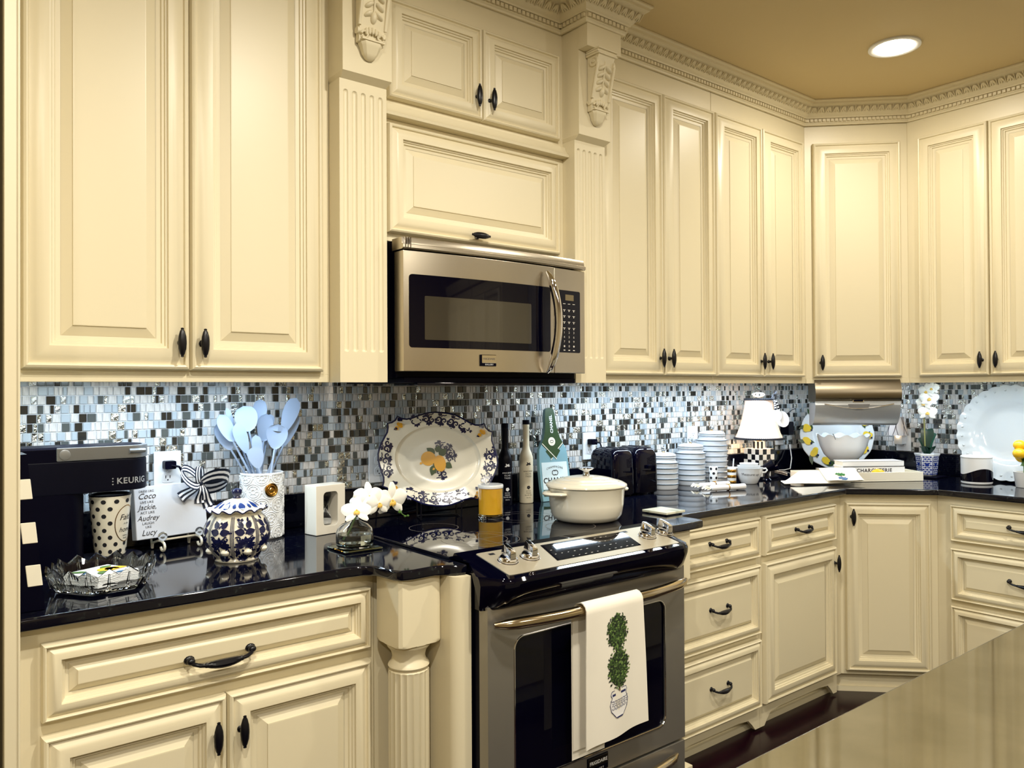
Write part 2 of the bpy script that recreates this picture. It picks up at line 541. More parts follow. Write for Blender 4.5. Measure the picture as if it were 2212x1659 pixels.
# ------------------------------------------------------------------ fluted pilasters with carved corbels
def corbel_parts(t, w_=.152):
    """board with corbel; local x 0..w_, front toward -y"""
    xm = w_ / 2
    # body: side outline pushed across
    prof = [(0, 2.545), (-.062, 2.545), (-.060, 2.52), (-.052, 2.50), (-.046, 2.47), (-.040, 2.44), (-.034, 2.40), (-.026, 2.355), (-.020, 2.325), (-.022, 2.31), (-.018, 2.300), (0, 2.300)]
    mb = MB().prism(prof, xm - .040, xm + .040, lambda y, z, a: (a, y, z))
    c = mb.build('corbel', CREAM, t, bevel=.002, seg=2)
    c.scale.z = .87; c.location.z = 2.304 - 2.250 * .87
    # rolled sides
    for sx in (-1, 1):
        v = MB(); x = xm + sx * .041
        v.lathe([(.0, -.004), (.020, -.004), (.021, 0), (.020, .004), (.013, .004), (.012, .0015), (.007, .0015), (.006, .006), (.0, .0065)], 20)
        v.map(lambda a, b, z: (x + sx * z, -.036 + a, 2.495 + b))
        o = len(v.v); v.lathe([(.0, -.004), (.011, -.004), (.012, 0), (.011, .004), (.005, .004), (.0, .006)], 16)
        v.map(lambda a, b, z: (x + sx * z, -.014 + a, 2.335 + b), o)
        v.tube([(x, -.055, 2.485), (x, -.047, 2.45), (x, -.036, 2.40), (x, -.026, 2.35)], .005, 8)
        v.build('volute', CREAM, c)
    # carved leaves on the face
    lf = MB()
    def petal(cx, cz, L, W, rot, dep):
        o = len(lf.v); lf.ball((0, 0, 0), L / 2, W / 2, dep, 12)
        cs, sn = math.cos(rot), math.sin(rot)
        yb = lambda z: -.0625 + (2.545 - z) * .20
        lf.map(lambda x, y, z: (xm + cx + cs * (x + L / 2) - sn * y, yb(cz + sn * (x + L / 2) + cs * y) - z, cz + sn * (x + L / 2) + cs * y), o)
    for k in range(4):
        z = 2.482 - k * .027
        for sx in (-1, 1):
            petal(sx * .004, z, .034, .016, -PI / 2 + sx * .85, .012)
            petal(sx * .003, z - .006, .026, .010, -PI / 2 + sx * 1.25, .010)
    petal(0, 2.40, .040, .020, -PI / 2, .013)
    petal(-.004, 2.405, .028, .012, -PI / 2 - .45, .007); petal(.004, 2.405, .028, .012, -PI / 2 + .45, .007)
    lf.tube([(xm, -.052, 2.50), (xm, -.043, 2.44), (xm, -.035, 2.39)], [.003, .004, .002], 8)
    lf.build('acanthus_leaf', CREAM, c)
    # scroll crest and drop below
    cr = MB()
    for sx in (-1, 1):
        pts = [(xm + sx * (.026 + .010 * math.cos(a)), -.028, 2.322 + .010 * math.sin(a)) for a in [i * .45 for i in range(14)]]
        cr.tube(pts, [.0042 - .00015 * i for i in range(14)], 8)
    for k in range(-2, 3): cr.ball((xm + k * .010, -.028, 2.333 + .006 * math.cos(k * .8)), .0055, .006, .013, 10)
    cr.box(xm - .036, xm + .036, -.034, -.004, 2.304, 2.309)
    cr.build('scroll_crest', CREAM, c)
    dr = MB(); rr = []
    for z, hw, dp in ((2.304, .033, .030), (2.296, .033, .030), (2.290, .029, .027), (2.268, .022, .021), (2.254, .012, .012), (2.250, .003, .004)):
        rr.append([(xm - hw, 0, z), (xm + hw, 0, z), (xm + hw, -dp * .7, z), (xm + hw * .7, -dp, z), (xm - hw * .7, -dp, z), (xm - hw, -dp * .7, z)])
    dr.loft(rr); dr.build('drop', CREAM, c)
    cp = MB()
    for d0, z0, z1 in ((.068, 2.538, 2.546), (.062, 2.528, 2.538), (.066, 2.519, 2.528)):
        cp.box(xm - .048, xm + .048, -d0, 0, z0, z1)
    cp.build('corbel_cap', CREAM, c, bevel=.003, seg=2)


def pilaster(label, x0, w_=.152):
    t = T('pilaster', label, 'pilaster', (x0, 2.025, 0), 0, 'fluted pilasters with carved corbels')
    zt = 2.250
    # fluted shaft, a height field with rounded flute ends
    nx = 100; zz = [RAIL, 1.47]
    zz += [1.47 + .008 * (1 - math.cos(PI * i / 12)) for i in range(1, 7)] + [2.222 - .008 * (1 - math.cos(PI * i / 12)) for i in range(6, 0, -1)] + [2.222, zt]
    r = .0075; cs = [w_ * (k + .5) / 5 * .92 + w_ * .04 for k in range(5)]
    def y(x, z):
        dep = 0
        for c in cs:
            dx = x - c; dz = 0
            if z < 1.478: dz = 1.478 - z
            if z > 2.214: dz = z - 2.214
            q = r * r - dx * dx - dz * dz
            if q > 0: dep = max(dep, math.sqrt(q) * .8)
        return .03 + dep
    def fn(u, v):
        i = v * (len(zz) - 1); x = u * w_; z = zz[int(round(i))]
        return (x, y(x, z), z)
    mb = MB().grid(fn, nx, len(zz) - 1)
    mb.box(.002, w_ - .002, .041, .11, RAIL, zt)
    for x in (0, w_): mb.box(x - .0021 if x else 0, x if x else .0021, .0301, .11, RAIL, zt)
    mb.build('fluted_shaft', CREAM, t, smooth=50)
    mb = MB().box(-.003, w_ + .003, .003, .11, zt + .014, 2.66)
    mb.loft([[(.004, .03, zt), (w_ - .004, .03, zt), (w_ - .004, .11, zt), (.004, .11, zt)], [(-.003, .003, zt + .014), (w_ + .003, .003, zt + .014), (w_ + .003, .11, zt + .014), (-.003, .11, zt + .014)]])
    mb.build('back_board', CREAM, t, smooth=0)
    mb = MB().box(-.006, w_ + .012, -.045, .0025, 2.5615, 2.66); mb.build('capital_block', CREAM, t, bevel=.0015, seg=1, smooth=0)
    corbel_parts(t, w_)
    return t


pilaster('fluted cream pilaster with carved corbel between the coffee maker cabinet and the microwave', 1.023)
pilaster('fluted cream pilaster with carved corbel between the microwave and the toaster cabinets', 1.937)

# ------------------------------------------------------------------ crown moulding
def off_path(P, d):
    out = []
    for i, p in enumerate(P):
        a = P[i] - P[i - 1] if i else P[1] - P[0]; b = P[i + 1] - P[i] if i < len(P) - 1 else P[i] - P[i - 1]
        a = a.normalized(); b = b.normalized()
        na, nb = Vector((a.y, -a.x)), Vector((b.y, -b.x))       # toward the room
        m = na + nb; m = m / (m.length_squared / 2) if m.length > .1 else na
        out.append(p + m * d)
    return out


CP = [Vector(p) for p in ((.2135, 2.119), (1.014, 2.119), (1.014, 1.982), (1.192, 1.982), (1.192, 2.115), (1.928, 2.115), (1.928, 1.982), (2.106, 1.982), (2.106, 2.119), (3.533, 2.119), (3.879, 1.773), (3.879, .6))]
prof = [(0, 2.640), (.008, 2.640), (.010, 2.646), (.015, 2.650), (.015, 2.652), (.012, 2.654), (.012, 2.668), (.022, 2.670), (.024, 2.675), (.030, 2.680), (.036, 2.688), (.042, 2.700), (.052, 2.712), (.060, 2.716), (.066, 2.722), (.072, 2.724), (.074, 2.732), (.082, 2.736), (.082, 2.742), (0, 2.742)]
rings = []
offs = [off_path(CP, o) for o, z in prof]
for i in range(len(CP)):
    rings.append([(offs[k][i].x, offs[k][i].y, prof[k][1]) for k in range(len(prof))])
crown = struct('trim_2', MB().loft(rings, True, True), CREAM, smooth=25)
den, egg = MB(), MB()
db, eb = off_path(CP, .0115), off_path(CP, .049)
for i in range(len(CP) - 1):
    a, b = db[i], db[i + 1]; L = (b - a).length; t = (b - a).normalized(); nrm = Vector((t.y, -t.x)); n = max(1, int(L / .0185))
    for k in range(n):
        c = a + t * (L * (k + .5) / n); hw = L / n * .34
        q = [c - t * hw, c + t * hw, c + t * hw + nrm * .009, c - t * hw + nrm * .009]
        den.loft([[(p.x, p.y, z) for p in q] for z in (2.6545, 2.667)])
    a, b = eb[i], eb[i + 1]; L = (b - a).length; t = (b - a).normalized(); nrm = Vector((t.y, -t.x)); n = max(1, int(L / .034))
    for k in range(n):
        c = a + t * (L * (k + .5) / n)
        for du, rot in ((-.008, .35), (.008, -.35), (0, 0)):
            o = len(egg.v); egg.ball((0, 0, 0), .0045, .004, .016, 8)
            R = Matrix.Translation((c.x + t.x * du, c.y + t.y * du, 2.700)) @ Matrix(((t.x, -nrm.x, 0, 0), (t.y, -nrm.y, 0, 0), (0, 0, 1, 0), (0, 0, 0, 1))) @ Matrix.Rotation(.85, 4, 'X') @ Matrix.Rotation(rot, 4, 'Y')
            egg.xf(R, o)
        o = len(egg.v); egg.box(-.0012, .0012, -.003, .003, -.016, .016)
        cc_ = c + t * (L / n / 2)
        egg.xf(Matrix.Translation((cc_.x, cc_.y, 2.700)) @ Matrix(((t.x, -nrm.x, 0, 0), (t.y, -nrm.y, 0, 0), (0, 0, 1, 0), (0, 0, 0, 1))) @ Matrix.Rotation(.85, 4, 'X'), o)
den.build('dentil_band', CREAM, crown, smooth=0)['kind'] = 'stuff'
egg.build('leaf_relief_band', CREAM, crown)['kind'] = 'stuff'
# frieze strip between wall cabinet tops and the crown is part of the cabinet bodies (they reach 2.66)

# ================================================================== base cabinets
DB = YW - YD - .008
b1 = base_cabinet('cream base cabinet with one wide drawer over two doors under the coffee maker', (.2135, YD, 0), 0, .80, DB)
d = panel_front(b1, 'drawer', .0435, .782, ZD[1], ZD[0], .62)
inst(PULL_L if False else PULL, 'handle', d, Matrix.Translation((.397, .004, .760)) @ Matrix.Diagonal((1.35, 1.1, 1.1, 1)))
for a, c, kx in ((.0435, .411, .384), (.4145, .782, .443)):
    dd = panel_front(b1, 'door', a, c, ZD[3], ZD[2], .9); knob(dd, kx, ZD[2] - .085)
b2 = base_cabinet('cream base cabinet with a stack of three drawers beside the range', (2.165, YD, 0), 0, .567, DB)
for z0, z1 in ((ZD[1], ZD[0]), (.394, .664), (ZD[3], .370)):
    d = panel_front(b2, 'drawer', .02, .554, z0, z1, .62)
    inst(PULL, 'handle', d, Matrix.Translation((.287, .004, (z0 + z1) / 2 + .012)))
b3 = base_cabinet('cream base cabinet with one drawer over one door next to the corner', (2.733, YD, 0), 0, .6255, DB)
d = panel_front(b3, 'drawer', .015, .554, ZD[1], ZD[0], .62); inst(PULL, 'handle', d, Matrix.Translation((.287, .004, .775)))
d = panel_front(b3, 'door', .015, .554, ZD[3], ZD[2], .9); knob(d, .530, ZD[2] - .068)
dx0 = 3.330
b4 = base_cabinet('cream single-door base cabinet set diagonally across the corner', (dx0, DIAG_B - dx0, 0), -PI / 4, .424, .42, [(3.359, 1.8517), (3.6517, 1.559), (XR - .008, 1.559), (XR - .008, YW - .008), (3.359, YW - .008)])
d = panel_front(b4, 'door', .038, .398, ZD[3], ZD[0], .9); knob(d, .064, ZD[0] - .062)
b5 = base_cabinet('cream base cabinet with three drawers beyond the diagonal corner door', (XB, 1.5585, 0), -PI / 2, .75, XR - XB - .008)
for z0, z1 in ((ZD[1], ZD[0]), (.440, .664), (ZD[3], .415)):
    d = panel_front(b5, 'drawer', .06, .70, z0, z1, .62); inst(PULL_L, 'handle', d, Matrix.Translation((.375, .004, (z0 + z1) / 2 + .01)))

# toe boards with bracket feet (continuous furniture base)
tb = MB()
TPATH = [Vector(p) for p in ((2.165, 1.90), (3.33 + .03, 1.90), (3.70, 1.56), (3.70, .85))]
q0, q1 = off_path(TPATH, 0), off_path(TPATH, -.015)
for i in range(3):
    a, b, c, d_ = q0[i], q0[i + 1], q1[i + 1], q1[i]
    tb.loft([[(p.x, p.y, z) for p in (a, b, c, d_)] for z in (0, .086)])
q2 = off_path(TPATH, .012)
for i in range(3):
    a, b, c, d_ = q2[i], q2[i + 1], q0[i + 1], q0[i]
    tb.loft([[(p.x, p.y, z) for p in (a, b, c, d_)] for z in (0, .022)])
struct('baseboard_back', tb, CREAM, smooth=0)
ft = MB()
def bracket(x0, x1, flip):
    o = [(0, 0), (.075, 0), (.075, .03), (.068, .05), (.05, .06), (.03, .066), (.02, .086), (0, .086)]
    P = [((x1 - u) if flip else (x0 + u), z) for u, z in o]
    ft.prism(P, YD + .02, YD + .045, lambda x, z, a: (x, a, z))
# apron below the drawers with shaped ends
ap = MB()
for x0, x1 in ((2.17, 2.735), (2.737, 3.32)):
    n = 24; top = .086; P = [(x0, top), (x0, .0)]
    P = [(x0, .088), (x0, .012), (x0 + .03, .012), (x0 + .05, .035), (x0 + .075, .058), (x0 + .14, .064), (x1 - .14, .064), (x1 - .075, .058), (x1 - .05, .035), (x1 - .03, .012), (x1, .012), (x1, .088)]
    ap.prism(P, YD + .022, YD + .040, lambda x, z, a: (x, a, z))
struct('trim_3', ap, CREAM, smooth=0)

# tall end panel by the pantry and the pantry door edge
pn = T('end_panel', 'tall cream end panel closing the run beside the black and white checked box', 'panel', (.186, 1.765, 0))
MB().box(0, .0262, .002, YW - 1.765 - .003, 0, 2.70).build('board', CREAM, pn, bevel=.001, seg=1, smooth=0)
MB().tube([(.0235, .002, .0), (.0235, .002, 2.70)], .0026, 8).build('edge_bead', CREAM, pn)
pc = T('pantry_cabinet', 'edge of a tall cream pantry door beside the end panel', 'cabinet', (-.43, 1.775, 0))
MB().box(0, .604, .0217, .69, .09, 2.70).build('body', CREAM, pc, smooth=0)
panel_front(pc, 'door', .01, .608, .11, 2.60)
# ================================================================== worktops
def slab(name, label, poly, z0=CB, z1=CT, hole=None):
    """stone top with an eased edge from a plan outline (counter-clockwise)"""
    P = [Vector(p) for p in poly]
    t = tag(MB().prism([tuple(p) for p in P], z0, z1).build(name, GRANITE, None, bevel=.006, seg=3, smooth=40), label, 'worktop')
    return t


WL = [(.2125, YW - .002), (.2125, 1.812), (.92, 1.812), (.962, 1.806), (.984, 1.785), (.990, 1.74), (.992, 1.715), (1.006, 1.694), (1.035, 1.686), (1.10, 1.688), (1.125, 1.676), (1.145, 1.660), (1.1775, 1.655), (1.1775, 2.245), (1.936, 2.245), (1.9375, 1.655), (1.97, 1.66), (1.995, 1.676), (2.02, 1.688), (2.085, 1.686), (2.15, 1.690), (2.185, 1.694), (2.196, 1.715), (2.198, 1.785), (2.215, 1.806), (2.26, 1.812),
      (3.338, 1.812), (3.610, 1.540), (3.610, .60), (XR - .002, .60), (XR - .002, YW - .002)]
worktop = slab('worktop', 'polished black granite worktop running along the back wall and around the corner', WL)
sp = MB().box(.2135, XR - .003, YW - .021, YW - .003, CT + .001, 1.0235)
tag(sp.build('granite_upstand', GRANITE, bevel=.002, seg=1), 'low black granite upstand along the back wall under the mosaic tiles', 'backsplash')
sp = MB().box(XR - .021, XR - .003, .60, YW - .022, CT + .001, 1.0235)
tag(sp.build('granite_upstand', GRANITE, bevel=.002, seg=1), 'low black granite upstand behind the scalloped platter and orchid pot', 'backsplash')

# ------------------------------------------------------------------ island
ISL = mat('island_top', (140, 137, 124), .06, 1, var=((122, 119, 104), 9, .35, .7))
it = tag(MB().box(.62, 3.2, -.55, .567, .874, CT).build('island_top', ISL, bevel=.004, seg=3), 'glossy grey-beige island top reflecting the cabinets', 'worktop')
ib = T('kitchen_island', 'cream island base under the glossy grey-beige top', 'island', (.66, .53, 0))
MB().box(0, 2.5, -1.02, 0, .09, .873).build('body', CREAM, ib, bevel=.002)
MB().box(.05, 2.45, -.97, -.05, 0, .0895).build('plinth', CREAM, ib)

# ------------------------------------------------------------------ posts at the range
def post(label, x0, y0):
    t = T('turned_post', label, 'post', (x0, y0, 0), 0, 'turned posts flanking the range')
    w_ = .124; c = w_ / 2
    # square block whose lower corners are turned round
    rings = []
    for z, k in ((CB - .001, 1), (.726, 1), (.720, .97), (.7165, .90), (.7155, .72)):
        ring = []
        for j in range(48):
            a = 2 * PI * (j + .5) / 48; ca, sa = math.cos(a), math.sin(a)
            rs = c / max(abs(ca), abs(sa)); r = min(rs, c * 1.4143 * k)
            ring.append((c + r * ca, c + r * sa, z))
        rings.append(ring)
    MB().loft(rings).build('block', CREAM, t, smooth=40)
    MB().lathe([(.046, .7157), (.054, .712), (.0555, .706), (.051, .700), (.048, .698), (.0445, .690), (.042, .678), (.045, .668), (.051, .662), (.0535, .656), (.051, .651), (.046, .648)], 40, (c, c, 0)).build('ring_moulding', CREAM, t)
    n = 20; seg = 8
    pts = []
    for k in range(n):
        for i in range(seg):
            u = i / seg; a = 2 * PI * (k + u) / n
            pts.append((a, .0525 - .0045 * math.sin(PI * u) ** .6))
    rg = []
    for z, k in ((.10, 0), (.108, 1), (.636, 1), (.644, .4), (.649, 0)):
        rg.append([(c + ((.0525 + (r - .0525) * k) if k else .047) * math.cos(a), c + ((.0525 + (r - .0525) * k) if k else .047) * math.sin(a), z) for a, r in pts])
    MB().loft(rg).build('fluted_column', CREAM, t, smooth=50)
    MB().box(0, w_, 0, w_, 0, .0995).build('foot', CREAM, t, bevel=.003)
    return t


post('turned cream post with fluted column under the worktop beside the wide drawer', 1.006, 1.703)
post('turned cream post beside the three-drawer stack, mostly hidden by the oven', 2.008, 1.703)
fl = T('filler_panel', 'narrow rounded cream filler between the turned post and the range', 'panel', (1.1315, 1.640, 0))
P = [(0, .05)] + [(.033 - .034 * math.cos(t), .03 - .03 * math.sin(t)) for t in [i * PI / 16 for i in range(9)]] + [(.0455, 0), (.0455, .80), (0, .80)]
MB().prism(P, 0, CB - .001).build('board', CREAM, fl)
fr = T('filler_panel', 'cream side panel between the range and the three-drawer stack', 'panel', (1.939, 1.70, 0))
MB().box(0, .066, .02, .74, 0, CB - .001).build('board', CREAM, fr)
MB().box(.06, .218, .128, .74, 0, CB - .001).build('return_board', CREAM, fr)
fs_ = T('filler_panel', 'dark shadowed cream panel behind the turned post', 'panel', (1.0145, 1.85, 0))
MB().box(0, .115, 0, .60, 0, CB - .001).build('board', CREAM, fs_)

# ================================================================== range
rg = T('range', 'stainless and black slide-in electric range with glass cooktop', 'range', (1.180, 1.575, 0))
RW = .755
MB().box(.004, RW - .004, .035, .66, .10, .895).build('body', BLACKP, rg, bevel=.003)
MB().box(.03, RW - .03, .06, .60, .0, .0995).build('plinth', BLACKP, rg)
# glass top
MB().box(-.012, RW + .012, .151, .668, CT + .0005, CT + .008).build('glass_cooktop', BLACKG, rg, bevel=.002)
ringm = mat('burner_ring', (120, 112, 104), .3)
for cx, cy, rr in ((.20, .30, (.115, .08)), (.20, .55, (.078,)), (.55, .29, (.08,)), (.55, .53, (.115, .075))):
    bm_ = MB()
    for r in rr:
        o = []
        for j in range(48):
            a = 2 * PI * j / 48; o.append((a,))
        bm_.loft([[(cx + q * math.cos(a[0]), cy + q * math.sin(a[0]), CT + .0083) for a in o] for q in (r - .0008, r + .0008)], False, False)
    bm_.build('burner_ring', ringm, rg, fix=False)
bm_ = MB()
bm_.box(.08, .32, .300, .3010, CT + .0082, CT + .0084); bm_.box(.1995, .2005, .18, .42, CT + .0082, CT + .0084)
bm_.build('burner_mark', ringm, rg)
# sloped control console with rounded ends
con = []
NX = 30
for i in range(NX + 1):
    u = i / NX; x = u * RW
    e = max(0, 1 - min(u, 1 - u) / .09); sh = .07 * e ** 2.2
    con.append((x, sh))
rings = []
for x, sh in con:
    xf = x + (x - RW / 2) / (RW / 2) * .012
    rings.append([(x, .150, CT + .010), (x, .145, CT + .017), (x, .13, CT + .0145), (x, .077, CT + .0030), (xf, -.038 + sh, CT - .0215), (xf, -.046 + sh, CT - .0225), (xf, -.052 + sh, CT - .030), (xf, -.050 + sh * .9, CT - .045), (xf, -.024 + sh * .6, CT - .095), (xf, -.006 + sh * .3, CT - .105), (x, .03, CT - .11), (x, .078, CT - .11), (x, .078, CT + .0010), (x, .150, CT + .0010)])
MB().loft(rings).build('console', BLACKG, rg, smooth=40)
SL = (Vector((0, -.034, CT - .0207)), Vector((0, .130, CT + .0147)))           # slope line of the console face
def slope(x, v, off=0.0):
    p = SL[0].lerp(SL[1], v); n = Vector((0, -(SL[1].z - SL[0].z), SL[1].y - SL[0].y)).normalized()
    return Vector((x, p.y, p.z)) + n * off
poly = rrect(.05, RW - .05, .05, .93, .02)
mb = MB(); mb.loft([[tuple(slope(x if True else x, y, -.004)) for x, y in poly], [tuple(slope(x, y, .0012)) for x, y in poly]])
cp = mb.build('control_panel', STEELP, rg, smooth=0)
mb = MB(); poly = [(.235, .2), (.29, .80), (.50, .80), (.565, .2)]
mb = MB(); mb.loft([[tuple(slope(x, y, .0005)) for x, y in ((.235, .22), (.262, .84), (.592, .84), (.565, .22))], [tuple(slope(x, y, .0018)) for x, y in ((.235, .22), (.262, .84), (.592, .84), (.565, .22))]])
mb.build('touch_display', BLACKG, cp, smooth=0)
ic = MB()
def on_slope(m, x0, v0, s, off=.0021):
    n0 = slope(0, 0); ex = Vector((1, 0, 0)); ey = (SL[1] - SL[0]).normalized(); b0 = slope(x0, v0, off)
    return m.map(lambda x, y, z: b0 + ex * x * s + ey * y * s)
lcd = mat('lcd_green', (150, 190, 110), .4, emit=((150, 210, 110), .8))
m = text_mb('9:38', .015, spacing=1.05); on_slope(m, .385, .68, 1); m.build('clock_digits', lcd, cp, fix=False, smooth=0)
lbl = MB()
rr_ = random.Random(3)
for i in range(13):
    for j in range(4):
        if .33 < .252 + i * .024 < .44 and j > 1: continue
        if rr_.random() < .25: continue
        o = len(lbl.v); m = MB(); stroke(m, [(-.0035, 0), (.0035 * (.3 + rr_.random()), 0)], .0016)
        on_slope(m, .256 + i * .0235 + j * .006, .28 + j * .16, 1); lbl.add(m.v, m.f)
lbl.build('key_marks', mat('pale_print', (215, 210, 200), .5), cp, fix=False, smooth=0)['kind'] = 'stuff'
sq = MB()
for x in (.09, .155, .60):
    m = MB(); stroke(m, [(-.009, 0), (.009, 0)], .011); on_slope(m, x, .82, 1, .0016); sq.add(m.v, m.f)
for x in (.103, .178, .642, .720):
    for k in range(7):
        a = -2.4 + k * .8; m = MB(); disc(m, .027 * math.cos(a), .027 * math.sin(a), .0012, n=6); on_slope(m, x, .50, 1, .0016); sq.add(m.v, m.f)
sq.build('panel_print', INK, cp, fix=False, smooth=0)['kind'] = 'stuff'
th = math.atan2(SL[1].z - SL[0].z, SL[1].y - SL[0].y)
kb = MB(); kb.lathe([(.0, 0), (.023, 0), (.0235, .004), (.022, .008), (.019, .011), (.0, .012)], 28)
kb.lathe([(.0252, -.001), (.0252, .001), (.0236, .0012)], 28, mi=1)
gr = [[(-.0075, -.024, .008), (.0075, -.024, .008), (.0075, .024, .008), (-.0075, .024, .008)], [(-.0075, -.0245, .012), (.0075, -.0245, .012), (.0075, .0245, .012), (-.0075, .0245, .012)], [(-.0065, -.021, .030), (.0065, -.021, .030), (.0065, .022, .034), (-.0065, .022, .034)]]
kb.loft(gr)
KN = kb.mesh('knob', [CHROME, BLACKP], bevel=.0012, seg=2)
for x, ro in ((.103, -.2), (.178, -.25), (.642, -.2), (.720, -.2)):
    p = slope(x, .50, .0012)
    inst(KN, 'knob', rg, Matrix.Translation(p) @ Matrix.Rotation(th, 4, 'X') @ Matrix.Rotation(ro, 4, 'Z') @ Matrix.Scale(1.14, 4))
# oven door
DZ0, DZ1 = .292, .818
def frame_with_hole(x0, x1, z0, z1, hx0, hx1, hz0, hz1, y0, y1, r=.02, n=6):
    inner = rrect(hx0, hx1, hz0, hz1, r, n); outer = []
    N = len(inner)
    for i, (x, z) in enumerate(inner):
        q = i // (n + 1)
        k = (i % (n + 1)) / n
        corner = [(x1, z1), (x0, z1), (x0, z0), (x1, z0)][q]
        if q == 0: o = (x1, z + (z1 - z) * min(1, k * 2)) if k < .5 else (x + (x1 - x) * min(1, (1 - k) * 2), z1)
        elif q == 1: o = (x + (x0 - x) * min(1, k * 2), z1) if k < .5 else (x0, z + (z1 - z) * min(1, (1 - k) * 2))
        elif q == 2: o = (x0, z + (z0 - z) * min(1, k * 2)) if k < .5 else (x + (x0 - x) * min(1, (1 - k) * 2), z0)
        else: o = (x + (x1 - x) * min(1, k * 2), z0) if k < .5 else (x1, z + (z0 - z) * min(1, (1 - k) * 2))
        if abs(k - .5) < 1e-6: o = corner
        outer.append(o)
    f = lambda P, y: [(x, y, z) for x, z in P]
    mb = MB()
    L = [f(outer, y1), f(outer, y0), f(inner, y0), f(inner, y1), f(outer, y1)]
    return mb.loft(L, False, False)
od = frame_with_hole(0, RW, DZ0, DZ1, .085, RW - .090, .352, .728, 0, .035, .03).build('oven_door', STEELD, rg, smooth=30)
MB().prism(rrect(.081, RW - .086, .347, .733, .03), .005, .034, lambda x, z, a: (x, a, z)).build('window', BLACKG, od, smooth=40)
MB().tube([(x, y, z) for x, y, z in [(RW / 2 + .105 * 0 + p[0] - RW / 2, -.0005, p[1]) for p in rrect(.085, RW - .090, .352, .728, .03, 6)]], .0022, 6, closed=True).build('window_trim', CHROME, od)
hp = []; hr = []
for i in range(25):
    u = i / 24; x = .010 + u * (RW - .02); b = math.sin(PI * u)
    hp.append((x, -.014 - .044 * min(1, b * 1.25) ** .6, .776)); hr.append(.0075 + .0075 * min(1, b * 5) ** .6)
MB().tube(hp, hr, 16).build('handle', mat('handle_steel', (196, 180, 150), .16, 1), od)
bg = MB().box(.338, .418, -.003, .002, .300, .345).build('badge', BLACKP, od, bevel=.001, seg=1)
bg2 = MB().box(.340, .416, -.0042, -.002, .316, .343).build('badge_plate', mat('badge_dark', (70, 68, 66), .3, 1), bg, bevel=.001, seg=1)
m = text_mb('FRIGIDAIRE', .0135, bold=.0003); onto(m, (.378, -.0044, .329), (1, 0, 0), (0, 0, 1)); m.build('lettering', WHITEP, bg, fix=False, smooth=0)
m = text_mb('GALLERY', .0085, spacing=1.3); onto(m, (.378, -.0032, .308), (1, 0, 0), (0, 0, 1)); m.build('lettering', WHITEP, bg, fix=False, smooth=0)
MB().box(.004, RW - .004, .02, .04, DZ1 + .003, .86).build('door_gap', BLACKP, rg)
dw = MB().box(0, RW, .0, .035, .11, .284).build('warming_drawer', STEELD, rg, bevel=.003)
hp = []; hr = []
for i in range(21):
    u = i / 20; x = .05 + u * (RW - .10); b = math.sin(PI * u)
    hp.append((x, -.010 - .036 * min(1, b * 1.3) ** .6, .255)); hr.append(.006 + .007 * min(1, b * 5) ** .6)
MB().tube(hp, hr, 14).build('handle', MATS['handle_steel'], dw)

# ================================================================== microwave
mw = T('microwave', 'stainless over-the-range microwave with black window and curved handle', 'microwave', (1.197, 2.0, 1.385))
W = .733
MB().box(.004, W - .004, .05, .455, .012, .422).build('body', BLACKP, mw, bevel=.003)
MB().box(.002, .03, .06, .11, .012, .42).build('side_cover', BLACKP, mw)
bow = lambda x: -.022 * (1 - ((x - W / 2) / (W / 2)) ** 2)
def bowed(x0, x1, z0, z1, yb, n=16, yo=0.0):
    rings = []
    for i in range(n + 1):
        x = x0 + (x1 - x0) * i / n; y = bow(x) + yo
        rings.append([(x, y, z0), (x, y, z1), (x, yb, z1), (x, yb, z0)])
    return MB().loft(rings)
XD = .576
md = bowed(.0, XD, .03, .385, .052).build('door', STEEL, mw, bevel=.002, seg=2, smooth=30)
pn_ = []
def bow_panel(x0, x1, z0, z1, r, y_off, th=.002, n=5):
    """thin panel with rounded corners that follows the bowed front"""
    xs = sorted(set([x0 + r * (1 - math.cos(PI / 2 * i / 5)) for i in range(6)] + [x1 - r * (1 - math.cos(PI / 2 * i / 5)) for i in range(6)] + [x0 + r + (x1 - x0 - 2 * r) * i / 10 for i in range(11)])); rings = []
    for x in xs:
        e = min(x - x0, x1 - x); c = 0
        if e < r: c = r - math.sqrt(max(0, r * r - (r - e) ** 2))
        y = bow(x) + y_off
        rings.append([(x, y, z0 + c), (x, y, z1 - c), (x, y + th, z1 - c), (x, y + th, z0 + c)])
    return MB().loft(rings)
mwin = bow_panel(.018, XD - .018, .100, .316, .010, -.0012).build('window', BLACKG, md, smooth=30)
bow_panel(.068, .470, .124, .254, .003, -.0018, .0012).build('window_mesh', mat('oven_mesh', (52, 48, 40), .06, .0, spec=1.0), md, smooth=30)
hp = []; hr = []
for i in range(25):
    u = i / 24; b = math.sin(PI * u); hp.append((XD - .044 + .020 * b, -.030 - .034 * b ** .6, .03 + .335 * u)); hr.append(.005 + .0085 * min(1, b * 2.5) ** .7)
MB().tube(hp, hr, 14).build('handle', CHROME, md)
bowed(XD + .002, W, .03, .385, .052, 6).build('control_strip', STEEL, mw, bevel=.0015, seg=1, smooth=30)
kp = bow_panel(.594, .706, .100, .312, .006, -.0012).build('keypad', BLACKG, mw, smooth=30)
bow_panel(.630, .672, .278, .298, .001, -.0018, .001).build('display', mat('lcd_olive', (110, 98, 70), .3), kp)
KX = [.624, .648, .672]
pr_ = MB()
def put(m, x, z):
    y = bow(x) - .0018; m.map(lambda a, b, c: (x + a, y, z + b)); pr_.add(m.v, m.f)
